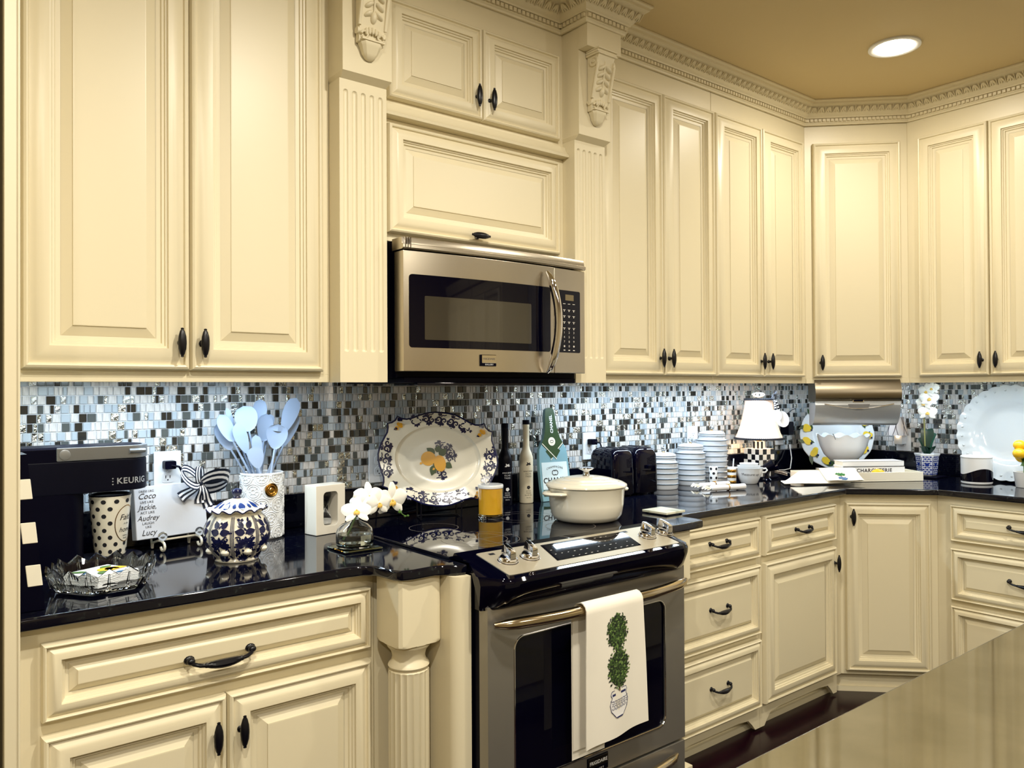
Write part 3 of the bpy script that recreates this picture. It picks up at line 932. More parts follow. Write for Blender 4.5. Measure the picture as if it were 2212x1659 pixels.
for r in range(5):
    for k in range(3):
        m = MB(); stroke(m, [(-.0055, 0), (.0055, 0)], .0016); put(m, KX[k], .266 - r * .0205)
        if r:
            m = MB(); disc(m, 0, 0, .0022, n=8); put(m, KX[k], .258 - r * .0205 + .004)
for r, row in enumerate((('1', '2', '3'), ('4', '5', '6'), ('7', '8', '9'), ('', '0', ''))):
    for k, ch in enumerate(row):
        if ch: put(text_mb(ch, .0105), KX[k], .168 - r * .0155)
        else:
            m = MB(); disc(m, 0, 0, .0034, n=10); put(m, KX[k], .168 - r * .0155)
for k in (0, 1, 2):
    m = MB(); stroke(m, [(-.004, 0), (.004, 0)], .003); put(m, KX[k], .108)
pr_.build('key_print', mat('pale_print', (215, 210, 200), .5), kp, fix=False, smooth=0)
# vent strip above the door
vs_ = MB(); rings = []
for i in range(17):
    x = -.002 + (W + .004) * i / 16; y = bow(min(max(x, 0), W)) - .002
    rings.append([(x, y + .004, .389), (x, y - .002, .393), (x, y - .002, .402), (x, y + .006, .405), (x, y + .006, .412), (x, y + .010, .424), (x, .06, .424), (x, .06, .389)])
vs_.loft(rings); vs_.build('vent_strip', STEEL, mw, smooth=30)
for i, x in enumerate((.004, .012, .020)):
    MB().box(x, x + .003, bow(x) - .0055, bow(x) + .01, .391, .423).build('vent_rib', CHROME, mw)
bd = MB().box(.262, .322, -.026, -.014, .048, .084).build('badge', BLACKP, md, bevel=.001, seg=1)
MB().box(.265, .321, -.0275, -.020, .058, .083).build('badge_plate', mat('badge_silver', (200, 190, 170), .2, 1), bd, bevel=.001, seg=1)
m = text_mb('FRIGIDAIRE', .0095); onto(m, (.293, -.0277, .0705), (1, 0, 0), (0, 0, 1)); m.build('lettering', mat('engraved', (120, 112, 100), .4), bd, fix=False, smooth=0)
m = text_mb('GALLERY', .0065, spacing=1.3); onto(m, (.293, -.0263, .053), (1, 0, 0), (0, 0, 1)); m.build('lettering', WHITEP, bd, fix=False, smooth=0)
MB().box(.02, W - .02, .03, .40, -.004, .0125).build('underside_grille', BLACKP, mw, bevel=.002)
MB().box(.06, W - .10, .02, .16, -.012, -.003).build('filter', BLACKG, mw, bevel=.002)

# ================================================================== lights
CANS[3] = tuple(gz(1932, 100, CEIL)[:2])
glow = mat('lamp_glow', (255, 248, 230), .5, emit=((255, 244, 220), 28))
for i, (x, y) in enumerate(CANS):
    seen = i == 3
    t = T('recessed_ceiling_light', 'glowing recessed ceiling light over the corner' if seen else 'recessed ceiling light ' + ('over the aisle before the range', 'by the pantry', 'over the island', '', 'in the far room corner behind the pantry', 'behind the island end', 'at the far side of the island')[i], 'ceiling light', (x, y, CEIL), 0, 'recessed ceiling lights')
    MB().lathe([(.098, 0), (.098, -.006), (.090, -.009), (.078, -.006), (.076, 0)], 40, cap0=False, cap1=False).build('trim_ring', WHITEP, t)
    MB().lathe([(.0, -.022), (.03, -.020), (.055, -.014), (.070, -.006), (.076, -.001)], 40, cap0=False, cap1=False).build('diffuser', glow, t, fix=False)
    lamp_area('can_light', (0, 0, -.024), .09, .09, CAN_POWER * (1.0, 1.0, .52, .28, .9, .9, .9)[i], WARM, t, 'DISK')
LEDM = mat('led_strip', (255, 255, 255), .5, emit=((225, 240, 255), 8))
def led_bar(label, loc, rz, L, k=1.0):
    t = T('under_cabinet_light', label, 'light bar', loc, rz, 'light bars under the wall cabinets')
    MB().box(0, L, 0, .03, -.004, .006).build('housing', WHITEP, t)
    MB().box(.005, L - .005, .004, .026, -.0052, -.0042).build('diffuser', LEDM, t)
    lamp_area('led_light', (L / 2, .015, -.007), L, .022, LED_POWER * L * k, COOL, t)
led_bar('light bar under the cabinet over the coffee maker', (.25, 2.22, 1.3985), 0, .72, 1.1)
led_bar('light bar under the cabinet over the toaster', (2.12, 2.22, 1.3985), 0, .66, 1.15)
led_bar('light bar under the cabinet over the lamp', (2.83, 2.22, 1.3985), 0, .62, .95)
led_bar('light bar under the cabinet over the scalloped platter', (XR - .33, 1.73, 1.3985), -PI / 2, .72, .66)
led_bar('added unseen light bar behind the dispenser, brightening the corner plate and tiles', (3.86, 2.20, 1.3985), -PI / 4, .26, 1.0)  # extra bar out of sight, added to brighten the corner plate and tiles
# ================================================================== things on the worktop
def at_depth(px, d, z=CT):            # point in the column px at optical depth d
    t = (px - 1106) / F_PX * d
    return Vector((_fw.x * d + _rt.x * t, _fw.y * d + _rt.y * t, z))


def facing(p, extra=0):               # rotation so that local -y looks at the camera
    return math.atan2(p[1], p[0]) - PI / 2 + extra


def wrapper(prof, off=.0007, c=(0, 0, 0), ang0=-PI / 2):
    """maps flat (arc at mean radius, height) shapes onto a turned surface; x=0 looks to local -y"""
    zs = [p[1] for p in prof]; rs = [p[0] for p in prof]
    def fn(rm):
        def g(x, y, z):
            r = float(np.interp(y, zs, rs)) + off + z
            a = ang0 + x / rm
            return (c[0] + r * math.cos(a), c[1] + r * math.sin(a), c[2] + y)
        return g
    return fn


# ---------------------------------------------------------------- black and white checked box
ck = T('checked_box', 'tall tapering black and white checked box between the end panel and the coffee maker', 'box', (.2155, 1.865, CT + .001))
mb = MB(); H = .318; n = 11
def ckp(u, v, w_):      # u across x, v up, w_ depth
    wt = .052 * (1 - v) + .020 * v
    return (u * wt, w_ * (.11 - .03 * v), v * H)
for i in range(n):
    v0, v1 = i / n, (i + 1) / n
    ring = lambda v: [ckp(0, v, 0), ckp(1, v, 0), ckp(1, v, 1), ckp(0, v, 1)]
    a, b = ring(v0), ring(v1); o = len(mb.v); mb.v += a + b
    for j in range(4):
        k = (j + 1) % 4; mb.f.append((o + j, o + k, o + 4 + k, o + 4 + j)); mb.m.append(0)
mb.add([ckp(0, 1, 0), ckp(1, 1, 0), ckp(1, 1, 1), ckp(0, 1, 1)], [(0, 1, 2, 3)])
mb.build('box_body', BLACKP, ck, smooth=0)
for v0, v1 in ((.155, .293), (.431, .566), (.713, .843)):
    t = MB(); t.loft([[(max(ckp(1, v, 0)[0] - .026, 0), -.001, v * H), (ckp(1, v, 0)[0] + .0008, -.001, v * H), (ckp(1, v, 0)[0] + .0008, .024, v * H), (max(ckp(1, v, 0)[0] - .026, 0), .024, v * H)] for v in (v0, v1)])
    t.build('white_check', IVORY, ck, bevel=.0012, seg=1, smooth=0)

# ---------------------------------------------------------------- coffee maker (faces along the worktop)
KM = T('coffee_maker', 'black single-serve coffee maker with grey lid band against the tiles', 'coffee maker', (.262, 2.28, CT + .001))
def cap_outline(x0, x1, hw, n=10):     # rounded front at x1
    P = [(x0, -hw), (x1 - hw * .8, -hw)]
    for i in range(1, n):
        a = -PI / 2 + PI * i / n; P.append((x1 - hw * .8 + hw * .8 * math.cos(a), hw * math.sin(a)))
    return P + [(x1 - hw * .8, hw), (x0, hw)]
MB().prism(cap_outline(.0, .150, .062), .0, .305).build('tower', BLACKP, KM, bevel=.004)
MB().prism(cap_outline(.0, .30, .064), .190, .272).build('brew_head', mat('black_satin', (4, 5, 20), .4, spec=.12), KM, bevel=.004)
MB().prism(cap_outline(.08, .302, .0655), .2725, .306).build('lid_band', mat('grey_band', (128, 130, 132), .32, .6), KM, bevel=.003)
MB().prism(cap_outline(.0, .29, .058), .300, .3075).build('lid', BLACKP, KM, bevel=.003)
d = MB().lathe([(.0, 0), (.0125, 0), (.0125, .002), (.011, .0025), (0, .0025)], 24); d.map(lambda x, y, z: (.098 + x, -.0655 - z, .289 + y)); d.build('hinge_disc', mat('grey_disc', (150, 152, 154), .3, .6), KM)
MB().tube([(.245 + .045 * math.sin(t), -.0665 + .02 * (1 - math.cos(t)), .291) for t in [i * .2 for i in range(6)]], .006, 10).build('lid_handle', MATS['grey_band'], KM)
MB().prism(cap_outline(.02, .29, .058), .0, .018).build('drip_base', BLACKP, KM, bevel=.003)
m = text_mb('KEURIG', .0215, bold=.0004, spacing=1.1, align='LEFT')
def wrapk(x, y, z):
    xx = .215 + x; L = .30 - .064 * .8
    if xx <= L: return (xx, -.0648 - z, .215 + y)
    a = -PI / 2 + (xx - L) / .058; return (L + .0524 * math.cos(a), .0649 * math.sin(a), .215 + y)
m.map(wrapk); m.build('lettering', mat('grey_print', (150, 152, 156), .4), KM, fix=False, smooth=0)
m = MB()
for i in range(3): disc(m, .206, .0075 - .0075 * i, .0018, n=8)
m.map(lambda x, y, z: (x, -.0648, .215 + y)); m.build('logo_dots', MATS['grey_print'], KM, fix=False, smooth=0)

# ---------------------------------------------------------------- polka dot tumbler
p = Vector((.476, 2.285, CT + .020))
TB = T('tumbler', 'tall white tumbler with black polka dots under the coffee maker spout', 'tumbler', p, facing(p))
prof = [(.036, 0), (.038, .004), (.0505, .150), (.0515, .153), (.0495, .155), (.048, .150), (.036, .008), (0, .007)]
MB().lathe(prof, 40).build('cup', IVORY, TB)
MB().lathe([(.0, .146), (.0485, .147), (.0505, .1555), (.051, .158), (.0485, .1575), (.046, .152), (0, .151)], 36).build('lid', BLACKP, TB)
wr = wrapper([(.038, .004), (.0505, .150)])(.044)
m = MB()
for r in range(8):
    for k in range(10):
        x = -.138 + k * .0276 + (.0138 if r % 2 else 0); y = .012 + r * .0185
        if math.hypot((x - .042) / .034, (y - .082) / .05) < 1: continue
        disc(m, x, y, .0056, n=14)
m.map(wr); m.build('polka_dot', INK, TB, fix=False, smooth=0)['kind'] = 'stuff'
m = MB(); pts = [(.042 + .031 * math.cos(a), .082 + .047 * math.sin(a)) for a in [i * 2 * PI / 40 for i in range(41)]]
stroke(m, pts, .002); m.map(wr); m.build('gold_ring', GOLD, TB, fix=False, smooth=0)
for txt, y, s_ in (('Faith', .098, .021), ('in the', .082, .007), ('home', .066, .018), ('makes a', .051, .006), ('family', .044, .006)):
    m = text_mb(txt, s_, shear=.3); m.map(lambda x, yy, z: wr(x + .042, yy + y, z)); m.build('lettering', INK, TB, fix=False, smooth=0)

# ---------------------------------------------------------------- crystal tray with napkins
CY = T('crystal_tray', 'six-sided cut crystal tray with pointed rim in front of the coffee maker', 'tray', (.402, 2.005, CT + .001), .12)
def hexr(a):
    a = (a + PI / 6) % (PI / 3) - PI / 6
    return 1 / math.cos(a) * .866
NS = 96
def hexring(r, z, tooth=0):
    out = []
    for j in range(NS):
        a = 2 * PI * j / NS; q = (j % 6) / 6; tt = 1 - abs(2 * q - 1)
        rr = r * hexr(a - .5) + (.004 * tt if tooth else 0)
        out.append((rr * math.cos(a), rr * math.sin(a), z + tooth * tt))
    return out
mb = MB()
mb.loft([hexring(.088, 0), hexring(.098, .004), hexring(.108, .020, .002), hexring(.1165, .036, .006), hexring(.1185, .043, .016), hexring(.1135, .042, .015), hexring(.104, .024, .003), hexring(.094, .010), hexring(.02, .009)])
mb.build('tray_body', GLASS, CY, smooth=0)
cutm = MB()
for j in range(0, NS, 6):
    a = 2 * PI * (j + 3) / NS; r1 = .110 * hexr(a - .5); r2 = .1215 * hexr(a - .5)
    cutm.tube([(r1 * math.cos(a), r1 * math.sin(a), .010), ((r2) * math.cos(a), r2 * math.sin(a), .046)], [.004, .002], 6)
cutm.build('cut_facets', GLASS, CY, smooth=0)['kind'] = 'stuff'
NPK = T('paper_napkins', 'folded paper napkins printed with lemons inside the crystal tray', 'napkins', (.402, 2.005, CT + .0115), .45)
mb = MB()
for i in range(6):
    rr = .054 - .001 * (i % 2); mb.box(-rr, rr, -rr, rr, .004 * i, .004 * i + .0034)
mb.build('sheets', WHITEP, NPK, bevel=.0008, seg=1, smooth=0)
m = MB()
for x, y, L, W_, r, k in ((-.01, .0, .05, .017, .3, 0), (.02, -.02, .045, .016, 1.2, 0), (-.03, -.035, .04, .010, .8, 1), (-.03, .02, .045, .009, 2.2, 1), (.015, .03, .04, .010, .2, 1), (-.045, -.01, .03, .008, 3.6, 2), (.03, .01, .04, .014, -.6, 0), (.0, -.05, .04, .008, -.2, 2)):
    m = MB(); leaf2d(m, x * .85, y * .85, L * .9, W_, r, .0246 + .0002 * k); m.build('printed_fruit' if k == 0 else 'printed_leaf', [YELLOW, GREEN, mat('teal_print', (50, 100, 140), .5)][k], NPK, fix=False, smooth=0)


# ---------------------------------------------------------------- plaque on easel with bow
A = gz(297, 1173, CT + .034); A.z = CT; rz = .19
B_ = A + Vector((.150 * math.cos(rz), .150 * math.sin(rz), 0)); A = A + Vector((.052 * math.cos(rz), .052 * math.sin(rz), 0)); B_ = B_ + Vector((.026, .01, 0))
EZ = T('easel', 'small ivory wire easel with clear ball tips holding the white plaque', 'easel', (A.x, A.y, CT), rz)
LW = (B_ - A).length
iv = mat('ivory_wire', (220, 214, 196), .4)
mb = MB()
for x in (.012, LW - .006):
    pts = [(x, .075, .17), (x, .045, .10), (x, .014, .036), (x, .004, .018), (x, -.018, .016)]
    pts = [(x, .050, .004)] + [(x, .046, .02), (x, .012, .030), (x, -.006, .030)]
    c0 = (x, -.012, .016)
    pts += [(x, -.012 - .012 * math.sin(a), .016 + .012 * math.cos(a)) for a in [i * .5 for i in range(10)]]
    mb.tube(pts, .0036, 8)
    mb.tube([(x, .052, .004), (x, .080, .165)], .003, 8)
mb.tube([(.012, .012, .030), (LW - .006, .012, .030)], .003, 8)
mb.build('wire_frame', iv, EZ)
for x in (.012, LW - .006):
    MB().ball((x, -.012, .044), .0125, n=18).build('clear_ball', GLASS, EZ)
MB().ball((.012, .086, .178), .0125, n=18).build('clear_ball', GLASS, EZ)
PLQ = T('plaque', 'white block plaque with script lettering and striped bow on the wire easel', 'sign', (A.x, A.y, CT + .0395), rz)
Mt = Matrix.Translation((0, .004, 0)) @ Matrix.Rotation(-.14, 4, 'X')
PW, PH = .205, .145
px0 = -.052
mb = MB().box(px0, px0 + PW, 0, .028, 0, PH); mb.xf(Mt); mb.build('block', mat('white_canvas', (186, 188, 194), .6, bump=(35, .15, .002)), PLQ, bevel=.0015, seg=1)
for txt, y, s_, sh in (("DRESS LIKE", .131, .0085, 0), ('Coco', .117, .022, .35), ('LIVE LIKE', .101, .0095, 0), ('Jackie,', .087, .020, .35), ('ACT LIKE', .072, .0095, 0), ('Audrey', .057, .020, .35), ('LAUGH', .043, .010, 0), ('LIKE', .033, .009, 0), ('Lucy', .017, .022, .35)):
    m = text_mb(txt, s_, shear=sh); m.map(lambda x, yy, z: Mt @ Vector((px0 + .034 + x, -.0008, y + yy))); m.build('lettering', INK, PLQ, fix=False, smooth=0)
# bow: striped ribbon loops and tails; each loop a strip striped along its width
RB = [mat('ribbon_navy', (18, 26, 44), .35), mat('ribbon_white', (232, 234, 238), .4)]
def ribbon(path, wv, ns=5):
    """path: list of (point, width direction); navy/white bands along the ribbon"""
    mb = MB()
    for k in range(ns):
        a, b = -.5 + k / ns, -.5 + (k + 1) / ns
        vs = []
        for p_, w_ in path: vs += [tuple(Vector(p_) + Vector(w_) * a), tuple(Vector(p_) + Vector(w_) * b)]
        mb.add(vs, [(2 * i, 2 * i + 1, 2 * i + 3, 2 * i + 2) for i in range(len(path) - 1)], k % 2)
    return mb
bc = Mt @ Vector((px0 + PW - .020, -.014, PH - .006))
bow_ = MB().ball(bc, .009, .009, .012, 12).build('bow', RB[0], PLQ)
def loop(ang, L, wv, fat=.95, tilt=-.25):
    d_ = Vector((math.cos(ang), tilt, math.sin(ang))).normalized(); s_ = Vector((-math.sin(ang), 0, math.cos(ang)))
    path = []
    for i in range(17):
        t = 2 * PI * i / 16; u = (1 - math.cos(t)) / 2; v = math.sin(t) * fat * .5
        path.append((bc + d_ * L * u + s_ * L * v * .55 + Vector((0, -L * v * .6, 0)), Vector((0, -.55, .2)) * wv + s_ * wv * .75))
    return ribbon(path, wv)
for ang, L in ((2.6, .062), (.05, .062), (1.75, .040)):
    loop(ang, L * 1.3, .040).build('ribbon_loop', RB, bow_, fix=False)
for ang, L in ((3.7, .070), (-1.2, .075), (-1.55, .058)):
    d_ = Vector((math.cos(ang), -.1, math.sin(ang))); s_ = Vector((-math.sin(ang), -.2, math.cos(ang)))
    path = [(bc + d_ * L * i / 6 + Vector((0, -.008 * math.sin(i * .9), 0)), s_ * (.012 + .022 * i / 6)) for i in range(7)]
    ribbon(path, .03).build('ribbon_tail', RB, bow_, fix=False)

# ---------------------------------------------------------------- outlets
def outlet(label, p, rz, plug=False, w_=.076):
    t = T('outlet', label, 'outlet', p, rz, 'wall outlets on the mosaic')
    MB().box(-w_ / 2, w_ / 2, -.012, -.0045, -.058, .058).build('cover_plate', WHITEP, t, bevel=.002)
    for s_ in (-1, 1):
        s = MB().prism(rrect(-.017, .017, -.0145, .0145, .008), -.0135, -.011, lambda x, z, a: (x, a, z + s_ * .0195)).build('socket', WHITEP, t)
        mm = MB()
        for x in (-.006, .006): mm.box(x - .001, x + .001, -.0139, -.0134, s_ * .0195 - .002, s_ * .0195 + .006)
        mm.ball((0, -.0136, s_ * .0195 - .007), .0022, .0006, .0022, 8); mm.build('slots', BLACKP, s)
    MB().ball((0, -.012, .052 if False else 0), .003, .0015, .003, 10).build('screw', CHROME, t)
    if plug:
        o = T('power_plug', plug, 'plug', p, rz)
        MB().prism(rrect(-.016, .016, -.012, .012, .004), -.045, -.0145, lambda x, z, a: (x, a, z + .019)).build('plug_body', BLACKP, o, bevel=.002)
        MB().tube([(.0, -.040, .019), (.02, -.056, .014), (.034, -.052, -.01), (.038, -.035, -.05), (.03, -.028, -.09)], .0033, 8).build('cord', BLACKP, o)
    return t
yo = YW - .001
outlet('white wall outlet with a black plug behind the plaque', (.668, yo, 1.125), 0, 'black power plug in the outlet behind the plaque')
outlet('grey-white wall outlet half hidden behind the oval platter', (1.372, yo, 1.095), 0)
outlet('white wall outlet with a black plug beside the bottle-shaped board', (2.40, yo, 1.115), 0, 'black power plug in the outlet behind the toaster')
outlet('white wall outlet behind the tallest canister', (3.10, yo, 1.12), 0)
outlet('cream wall outlet behind the lampshade', (3.84, yo, 1.11), 0)

# ---------------------------------------------------------------- blue and white jar
p = gz(512, 1218, CT + .001); p = p + Vector((p.x, p.y, 0)).normalized() * .066
GJ = T('ginger_jar', 'round blue and white porcelain jar with ruffled lid beside the plaque', 'jar', p, facing(p, .25))
jp = [(.055, 0), (.057, .004), (.055, .010), (.062, .018), (.074, .035), (.0815, .055), (.083, .072), (.079, .092), (.070, .110), (.060, .122), (.057, .126), (.052, .126), (.05, .118), (0, .10)]
rib8 = lambda a, z: 1 + (.022 * abs(math.cos(4 * a)) if .012 < z < .118 else 0)
MB().lathe(jp, 64, rf=rib8).build('body', IVORY, GJ)
lidp = [(.050, .119), (.056, .1265), (.064, .128), (.072, .130), (.0735, .133), (.068, .134), (.056, .138), (.046, .146), (.032, .154), (.016, .159), (.009, .161)]
def ruffle(a, z): return 1 + (.06 * math.cos(14 * a) if z < .1355 and z > .127 else 0)
lid = MB()
rings = []
for r, z in lidp:
    rings.append([(r * ruffle(a, z) * math.cos(a), r * ruffle(a, z) * math.sin(a), z + (.0045 * math.cos(14 * a + .6) if .127 < z < .1355 else 0)) for a in [2 * PI * j / 84 for j in range(84)]])
lid.loft(rings); jl = lid.build('lid', IVORY, GJ)
MB().lathe([(.010, .158), (.010, .163), (.008, .166), (.0125, .173), (.0135, .180), (.011, .184), (.004, .1865), (0, .187)], 20).build('lid_knob', NAVY, jl)
m = MB()
pts = [(.0737 * ruffle(a, .132) * math.cos(a), .0737 * ruffle(a, .132) * math.sin(a), .1325 + .0045 * math.cos(14 * a + .6)) for a in [2 * PI * j / 84 for j in range(84)]]
m.tube(pts, .0018, 6, closed=True); m.build('ruffle_edge', NAVY, jl)
wr = wrapper([(r * 1.016, z) for r, z in jp[:11]], .0012)(.075)
m = MB(); rr_ = random.Random(8); PANW = 2 * PI * .075 / 8
for k in range(8):
    x0 = (k + .5) * PANW
    for dx in (-.0034, 0, .0034): stroke(m, [(x0 + dx, .008 + i * .112 / 14) for i in range(15)], .0017)
    xc = k * PANW
    for i in range(9):       # lotus
        a = PI * (i / 8); leaf2d(m, xc, .046, .027 if i % 2 == 0 else .023, .0062, a)
    for i in range(7): leaf2d(m, xc, .006, .021, .0042, .35 + i * (PI - .7) / 6)
    for s_ in (-1, 1):
        leaf2d(m, xc + s_ * .001, .080, .024, .0095, PI / 2 - s_ * 1.3); leaf2d(m, xc + s_ * .005, .092, .022, .0075, PI / 2 - s_ * .55)
        stroke(m, spiral(xc + s_ * .013, .102, .001, .0055, 1 if s_ > 0 else 2, 1.2 * s_), .0032)
        stroke(m, spiral(xc + s_ * .0165, .066, .001, .0065, 2, -1.1 * s_), .0034)
        stroke(m, spiral(xc + s_ * .018, .036, .001, .006, 4, 1.1 * s_), .0034)
        leaf2d(m, xc + s_ * .010, .024, .018, .006, PI / 2 - s_ * .9)
        disc(m, xc + s_ * .019, .083, .0032, n=8); disc(m, xc + s_ * .021, .052, .0026, n=8)
    for _ in range(26): leaf2d(m, xc + rr_.uniform(-.020, .020), rr_.uniform(.012, .112), rr_.uniform(.008, .014), rr_.uniform(.002, .0042), rr_.uniform(0, 6.28), .0002)
m.map(wr); m.build('painted_pattern', NAVY, GJ, fix=False, smooth=0)
wl = wrapper([(.068, .1345), (.056, .1385), (.046, .1465), (.032, .1545), (.016, .1595)], .001)(.05)
m = MB()
for k in range(8):
    x = k * 2 * PI * .05 / 8
    leaf2d(m, x, .137, .018, .009, PI / 2); leaf2d(m, x + .018, .140, .012, .005, PI / 2 - .5); disc(m, x + .021, .147, .004, n=8)
m.map(wl); m.build('painted_pattern', mat('blue_glaze', (24, 52, 120), .2), jl, fix=False, smooth=0)
for k in range(8):
    a = k * PI / 4 - PI / 2 + .12
    MB().ball((.070 * math.cos(a), .070 * math.sin(a), .030), .012, .012, .009, 12).build('moulded_shell', IVORY, GJ)

# ---------------------------------------------------------------- utensil crock and utensils
p = gz(566, 1167, CT + .001); p = p + Vector((p.x, p.y, 0)).normalized() * .062
p.y = min(p.y, YW - .022 - .066)
CK = T('utensil_crock', 'white embossed ceramic crock with gold medallion holding pale utensils', 'crock', p, facing(p))
MB().lathe([(.058, 0), (.063, .005), (.064, .012), (.064, .188), (.0645, .196), (.062, .198), (.0595, .195), (.059, .012), (0, .010)], 48).build('pot', WHITE, CK)
wr = wrapper([(.064, 0), (.064, .2)], .0006)(.064)
emb = MB()
def emb_ring(cx, cy, r, w_=.0022):
    pts = [(cx + r * math.cos(a), cy + r * math.sin(a)) for a in [2 * PI * i / 24 for i in range(25)]]
    emb.tube([(x, y, 0) for x, y in pts[:-1]], w_ * .55, 6, closed=True)
for k in range(8):
    for r in range(5):
        cx = (k + (.5 if r % 2 else 0)) * 2 * PI * .064 / 8; cy = .018 + r * .042
        for q in (.0225, .0165, .0065): emb_ring(cx, cy, q)
        for i in range(8): emb.tube([(cx + q * math.cos(i * PI / 4), cy + q * math.sin(i * PI / 4), 0) for q in (.0075, .011, .0145)], [.0005, .0014, .0005], 6)
        emb_ring(cx + .0251, cy, .004, .0016)
emb.v = [(x, min(max(y, .004), .192), z) for x, y, z in emb.v]
emb.map(wr); emb.build('embossed_pattern', WHITE, CK, fix=True, smooth=60)['kind'] = 'stuff'
md_ = MB().lathe([(0, 0), (.020, 0), (.0205, .003), (.018, .005), (.016, .0035), (.0135, .0035), (.012, .006), (.008, .0045), (.006, .007), (0, .0075)], 28)
a = -PI / 2 + .42
md_.xf(Matrix.Translation((.0645 * math.cos(a), .0645 * math.sin(a), .148)) @ Matrix.Rotation(a, 4, 'Z') @ Matrix.Rotation(PI / 2, 4, 'Y')); md_.build('gold_medallion', GOLD, CK)
SIL = mat('pale_silicone', (150, 166, 190), .45)
UT = [('big round spoon', 532, 905, .060, .070, -.006, 'spoon'), ('long oval spoon leaning to the plaque', 489, 925, .036, .080, -.014, 'spoon'), ('oval spoon lowest over the tiles', 474, 945, .034, .078, .003, 'spoon'), ('slim spatula', 522, 948, .034, .085, -.022, 'spatula'),
      ('tall oval spoon against the wall', 561, 888, .038, .064, .043, 'spoon'), ('deep oval spoon', 572, 924, .044, .076, .035, 'spoon'), ('notched serving fork', 597, 944, .056, .068, -.038, 'fork'), ('small rounded scraper', 600, 912, .024, .045, .0485, 'spatula'),
      ('long pointed spatula leaning to the platter', 625, 898, .042, .105, .011, 'spatula'), ('cream-shaded turner', 633, 930, .030, .10, .027, 'spatula'), ('short spatula at the front', 534, 990, .040, .060, -.046, 'spatula'), ('slim knife spreader', 556, 968, .026, .070, -.030, 'spreader'), ('thin stirrer', 499, 908, .014, .070, .019, 'stirrer')]
for nm, px, py, hw, hh, dy, kind in UT:       # every utensil leans in a plane of its own
    yy = p.y + dy
    tip = gy(px, py, yy); side = tip.x - p.x; lim = math.sqrt(max(.00005, .0505 ** 2 - dy ** 2))
    bx = max(min(-side * .5, lim), -lim)
    t_ = .180 / (tip.z - CT - .018); lr = math.sqrt(max(.0002, .0515 ** 2 - dy ** 2)); xr = bx + (side - bx) * t_
    if abs(xr) > lr:
        s0 = math.copysign(lr, xr); bx = max(min((s0 - side * t_) / (1 - t_), lim), -lim)
        if abs(bx + (side - bx) * t_) > lr: tip.x = p.x + (s0 - bx * (1 - t_)) / t_
    base = Vector((p.x + bx, yy, CT + .018))
    ax = (tip - base).normalized(); L = (tip - base).length
    t = T('kitchen_utensil', 'pale ' + nm + ' in the white crock', kind, base)
    fc = Vector((0, -1, 0)); sd = ax.cross(fc).normalized()
    toW = lambda x, y, z: ax * z + sd * x - fc * y
    mb = MB(); mb.tube([(0, 0, 0), (0, 0, L * .5), (0, 0, L - hh * .52)], [.0036, .0036, .003], 10); mb.map(toW); mb.build('handle', SIL, t)
    hd = MB(); hl, hw2 = hh * 1.15 / 2, hw * 1.15 / 2
    def head(u, v):
        s_ = -1 + 2 * v; prof_ = math.sqrt(max(0, 1 - s_ * s_)) * (1 + (.35 * s_ if kind != 'spoon' else .15 * s_)); x = (2 * u - 1) * hw2 * prof_
        dish = .0038 * (1 - (2 * u - 1) ** 2) * prof_ if kind in ('spoon', 'fork') else .001
        z = L + s_ * hl
        if kind == 'fork' and s_ > .45 and (.22 < u < .40 or .60 < u < .78): z = L + .45 * hl
        return toW(x, dish, z)
    hd.grid(head, 14, 12); hd.grid(lambda u, v: Vector(head(u, v)) + fc * .0028, 14, 12)
    hd.build('head', SIL, t)

# ---------------------------------------------------------------- sand timer
A = gz(683, 1158, CT + .001); B_ = gz(746, 1147.5, CT + .001); rz = math.atan2(B_.y - A.y, B_.x - A.x)
HG = T('sand_timer', 'white block-framed sand timer beside the flower vase', 'timer', A, rz)
fw_, fh = (B_ - A).length, .152
outer = rrect(0, fw_, 0, fh, .006, 6); 
f = frame_with_hole(0, fw_, 0, fh, .028, fw_ - .028, .026, fh - .022, 0, .060, .012, 6).build('frame', mat('white_marble', (232, 226, 212), .3), HG, bevel=.002, seg=2)
gc = fw_ / 2
bulb = [(.004, .026), (.017, .027), (.0195, .034), (.019, .045), (.013, .060), (.004, .074), (.0025, .078), (.004, .082), (.013, .096), (.019, .112), (.0195, .122), (.017, .129), (.004, .130)]
MB().lathe(bulb, 24, (gc, .030, 0)).build('glass_bulbs', GLASS, HG)
MB().lathe([(0, .028), (.0165, .029), (.018, .035), (.0165, .040), (.007, .044), (0, .045)], 20, (gc, .030, 0)).build('sand', WHITEP, HG)
MB().box(.02, fw_ - .02, .054, .056, .02, fh - .015).build('back_board', BLACKP, HG)

# ---------------------------------------------------------------- vase on mirror coaster
tag(MB().box(-.058, .058, -.056, .056, 0, .006).build('mirror_coaster', mat('mirror', (170, 190, 186), .02, 1), bevel=.002, seg=1), 'square mirror coaster under the flower vase', 'coaster').location = (1.047, 2.018, CT + .001)
VS = T('vase', 'squat clear glass vase of water on the mirror coaster', 'vase', (1.047, 2.018, CT + .0075))
MB().lathe([(0, 0), (.046, 0), (.051, .004), (.052, .012), (.052, .040), (.048, .052), (.036, .063), (.020, .070), (.014, .076), (.0135, .090), (.018, .097), (.026, .100), (.026, .102), (.0165, .0995), (.0115, .091), (.0118, .077), (.018, .0685), (.034, .060), (.0455, .050), (.0492, .039), (.049, .014), (.045, .008), (0, .007)], 48).build('glass', GLASS, VS)
MB().lathe([(0, .0072), (.0448, .0082), (.0488, .014), (.0488, .036), (0, .036)], 48).build('water', mat('water', (245, 250, 235), 0, trans=1, ior=1.33), VS)


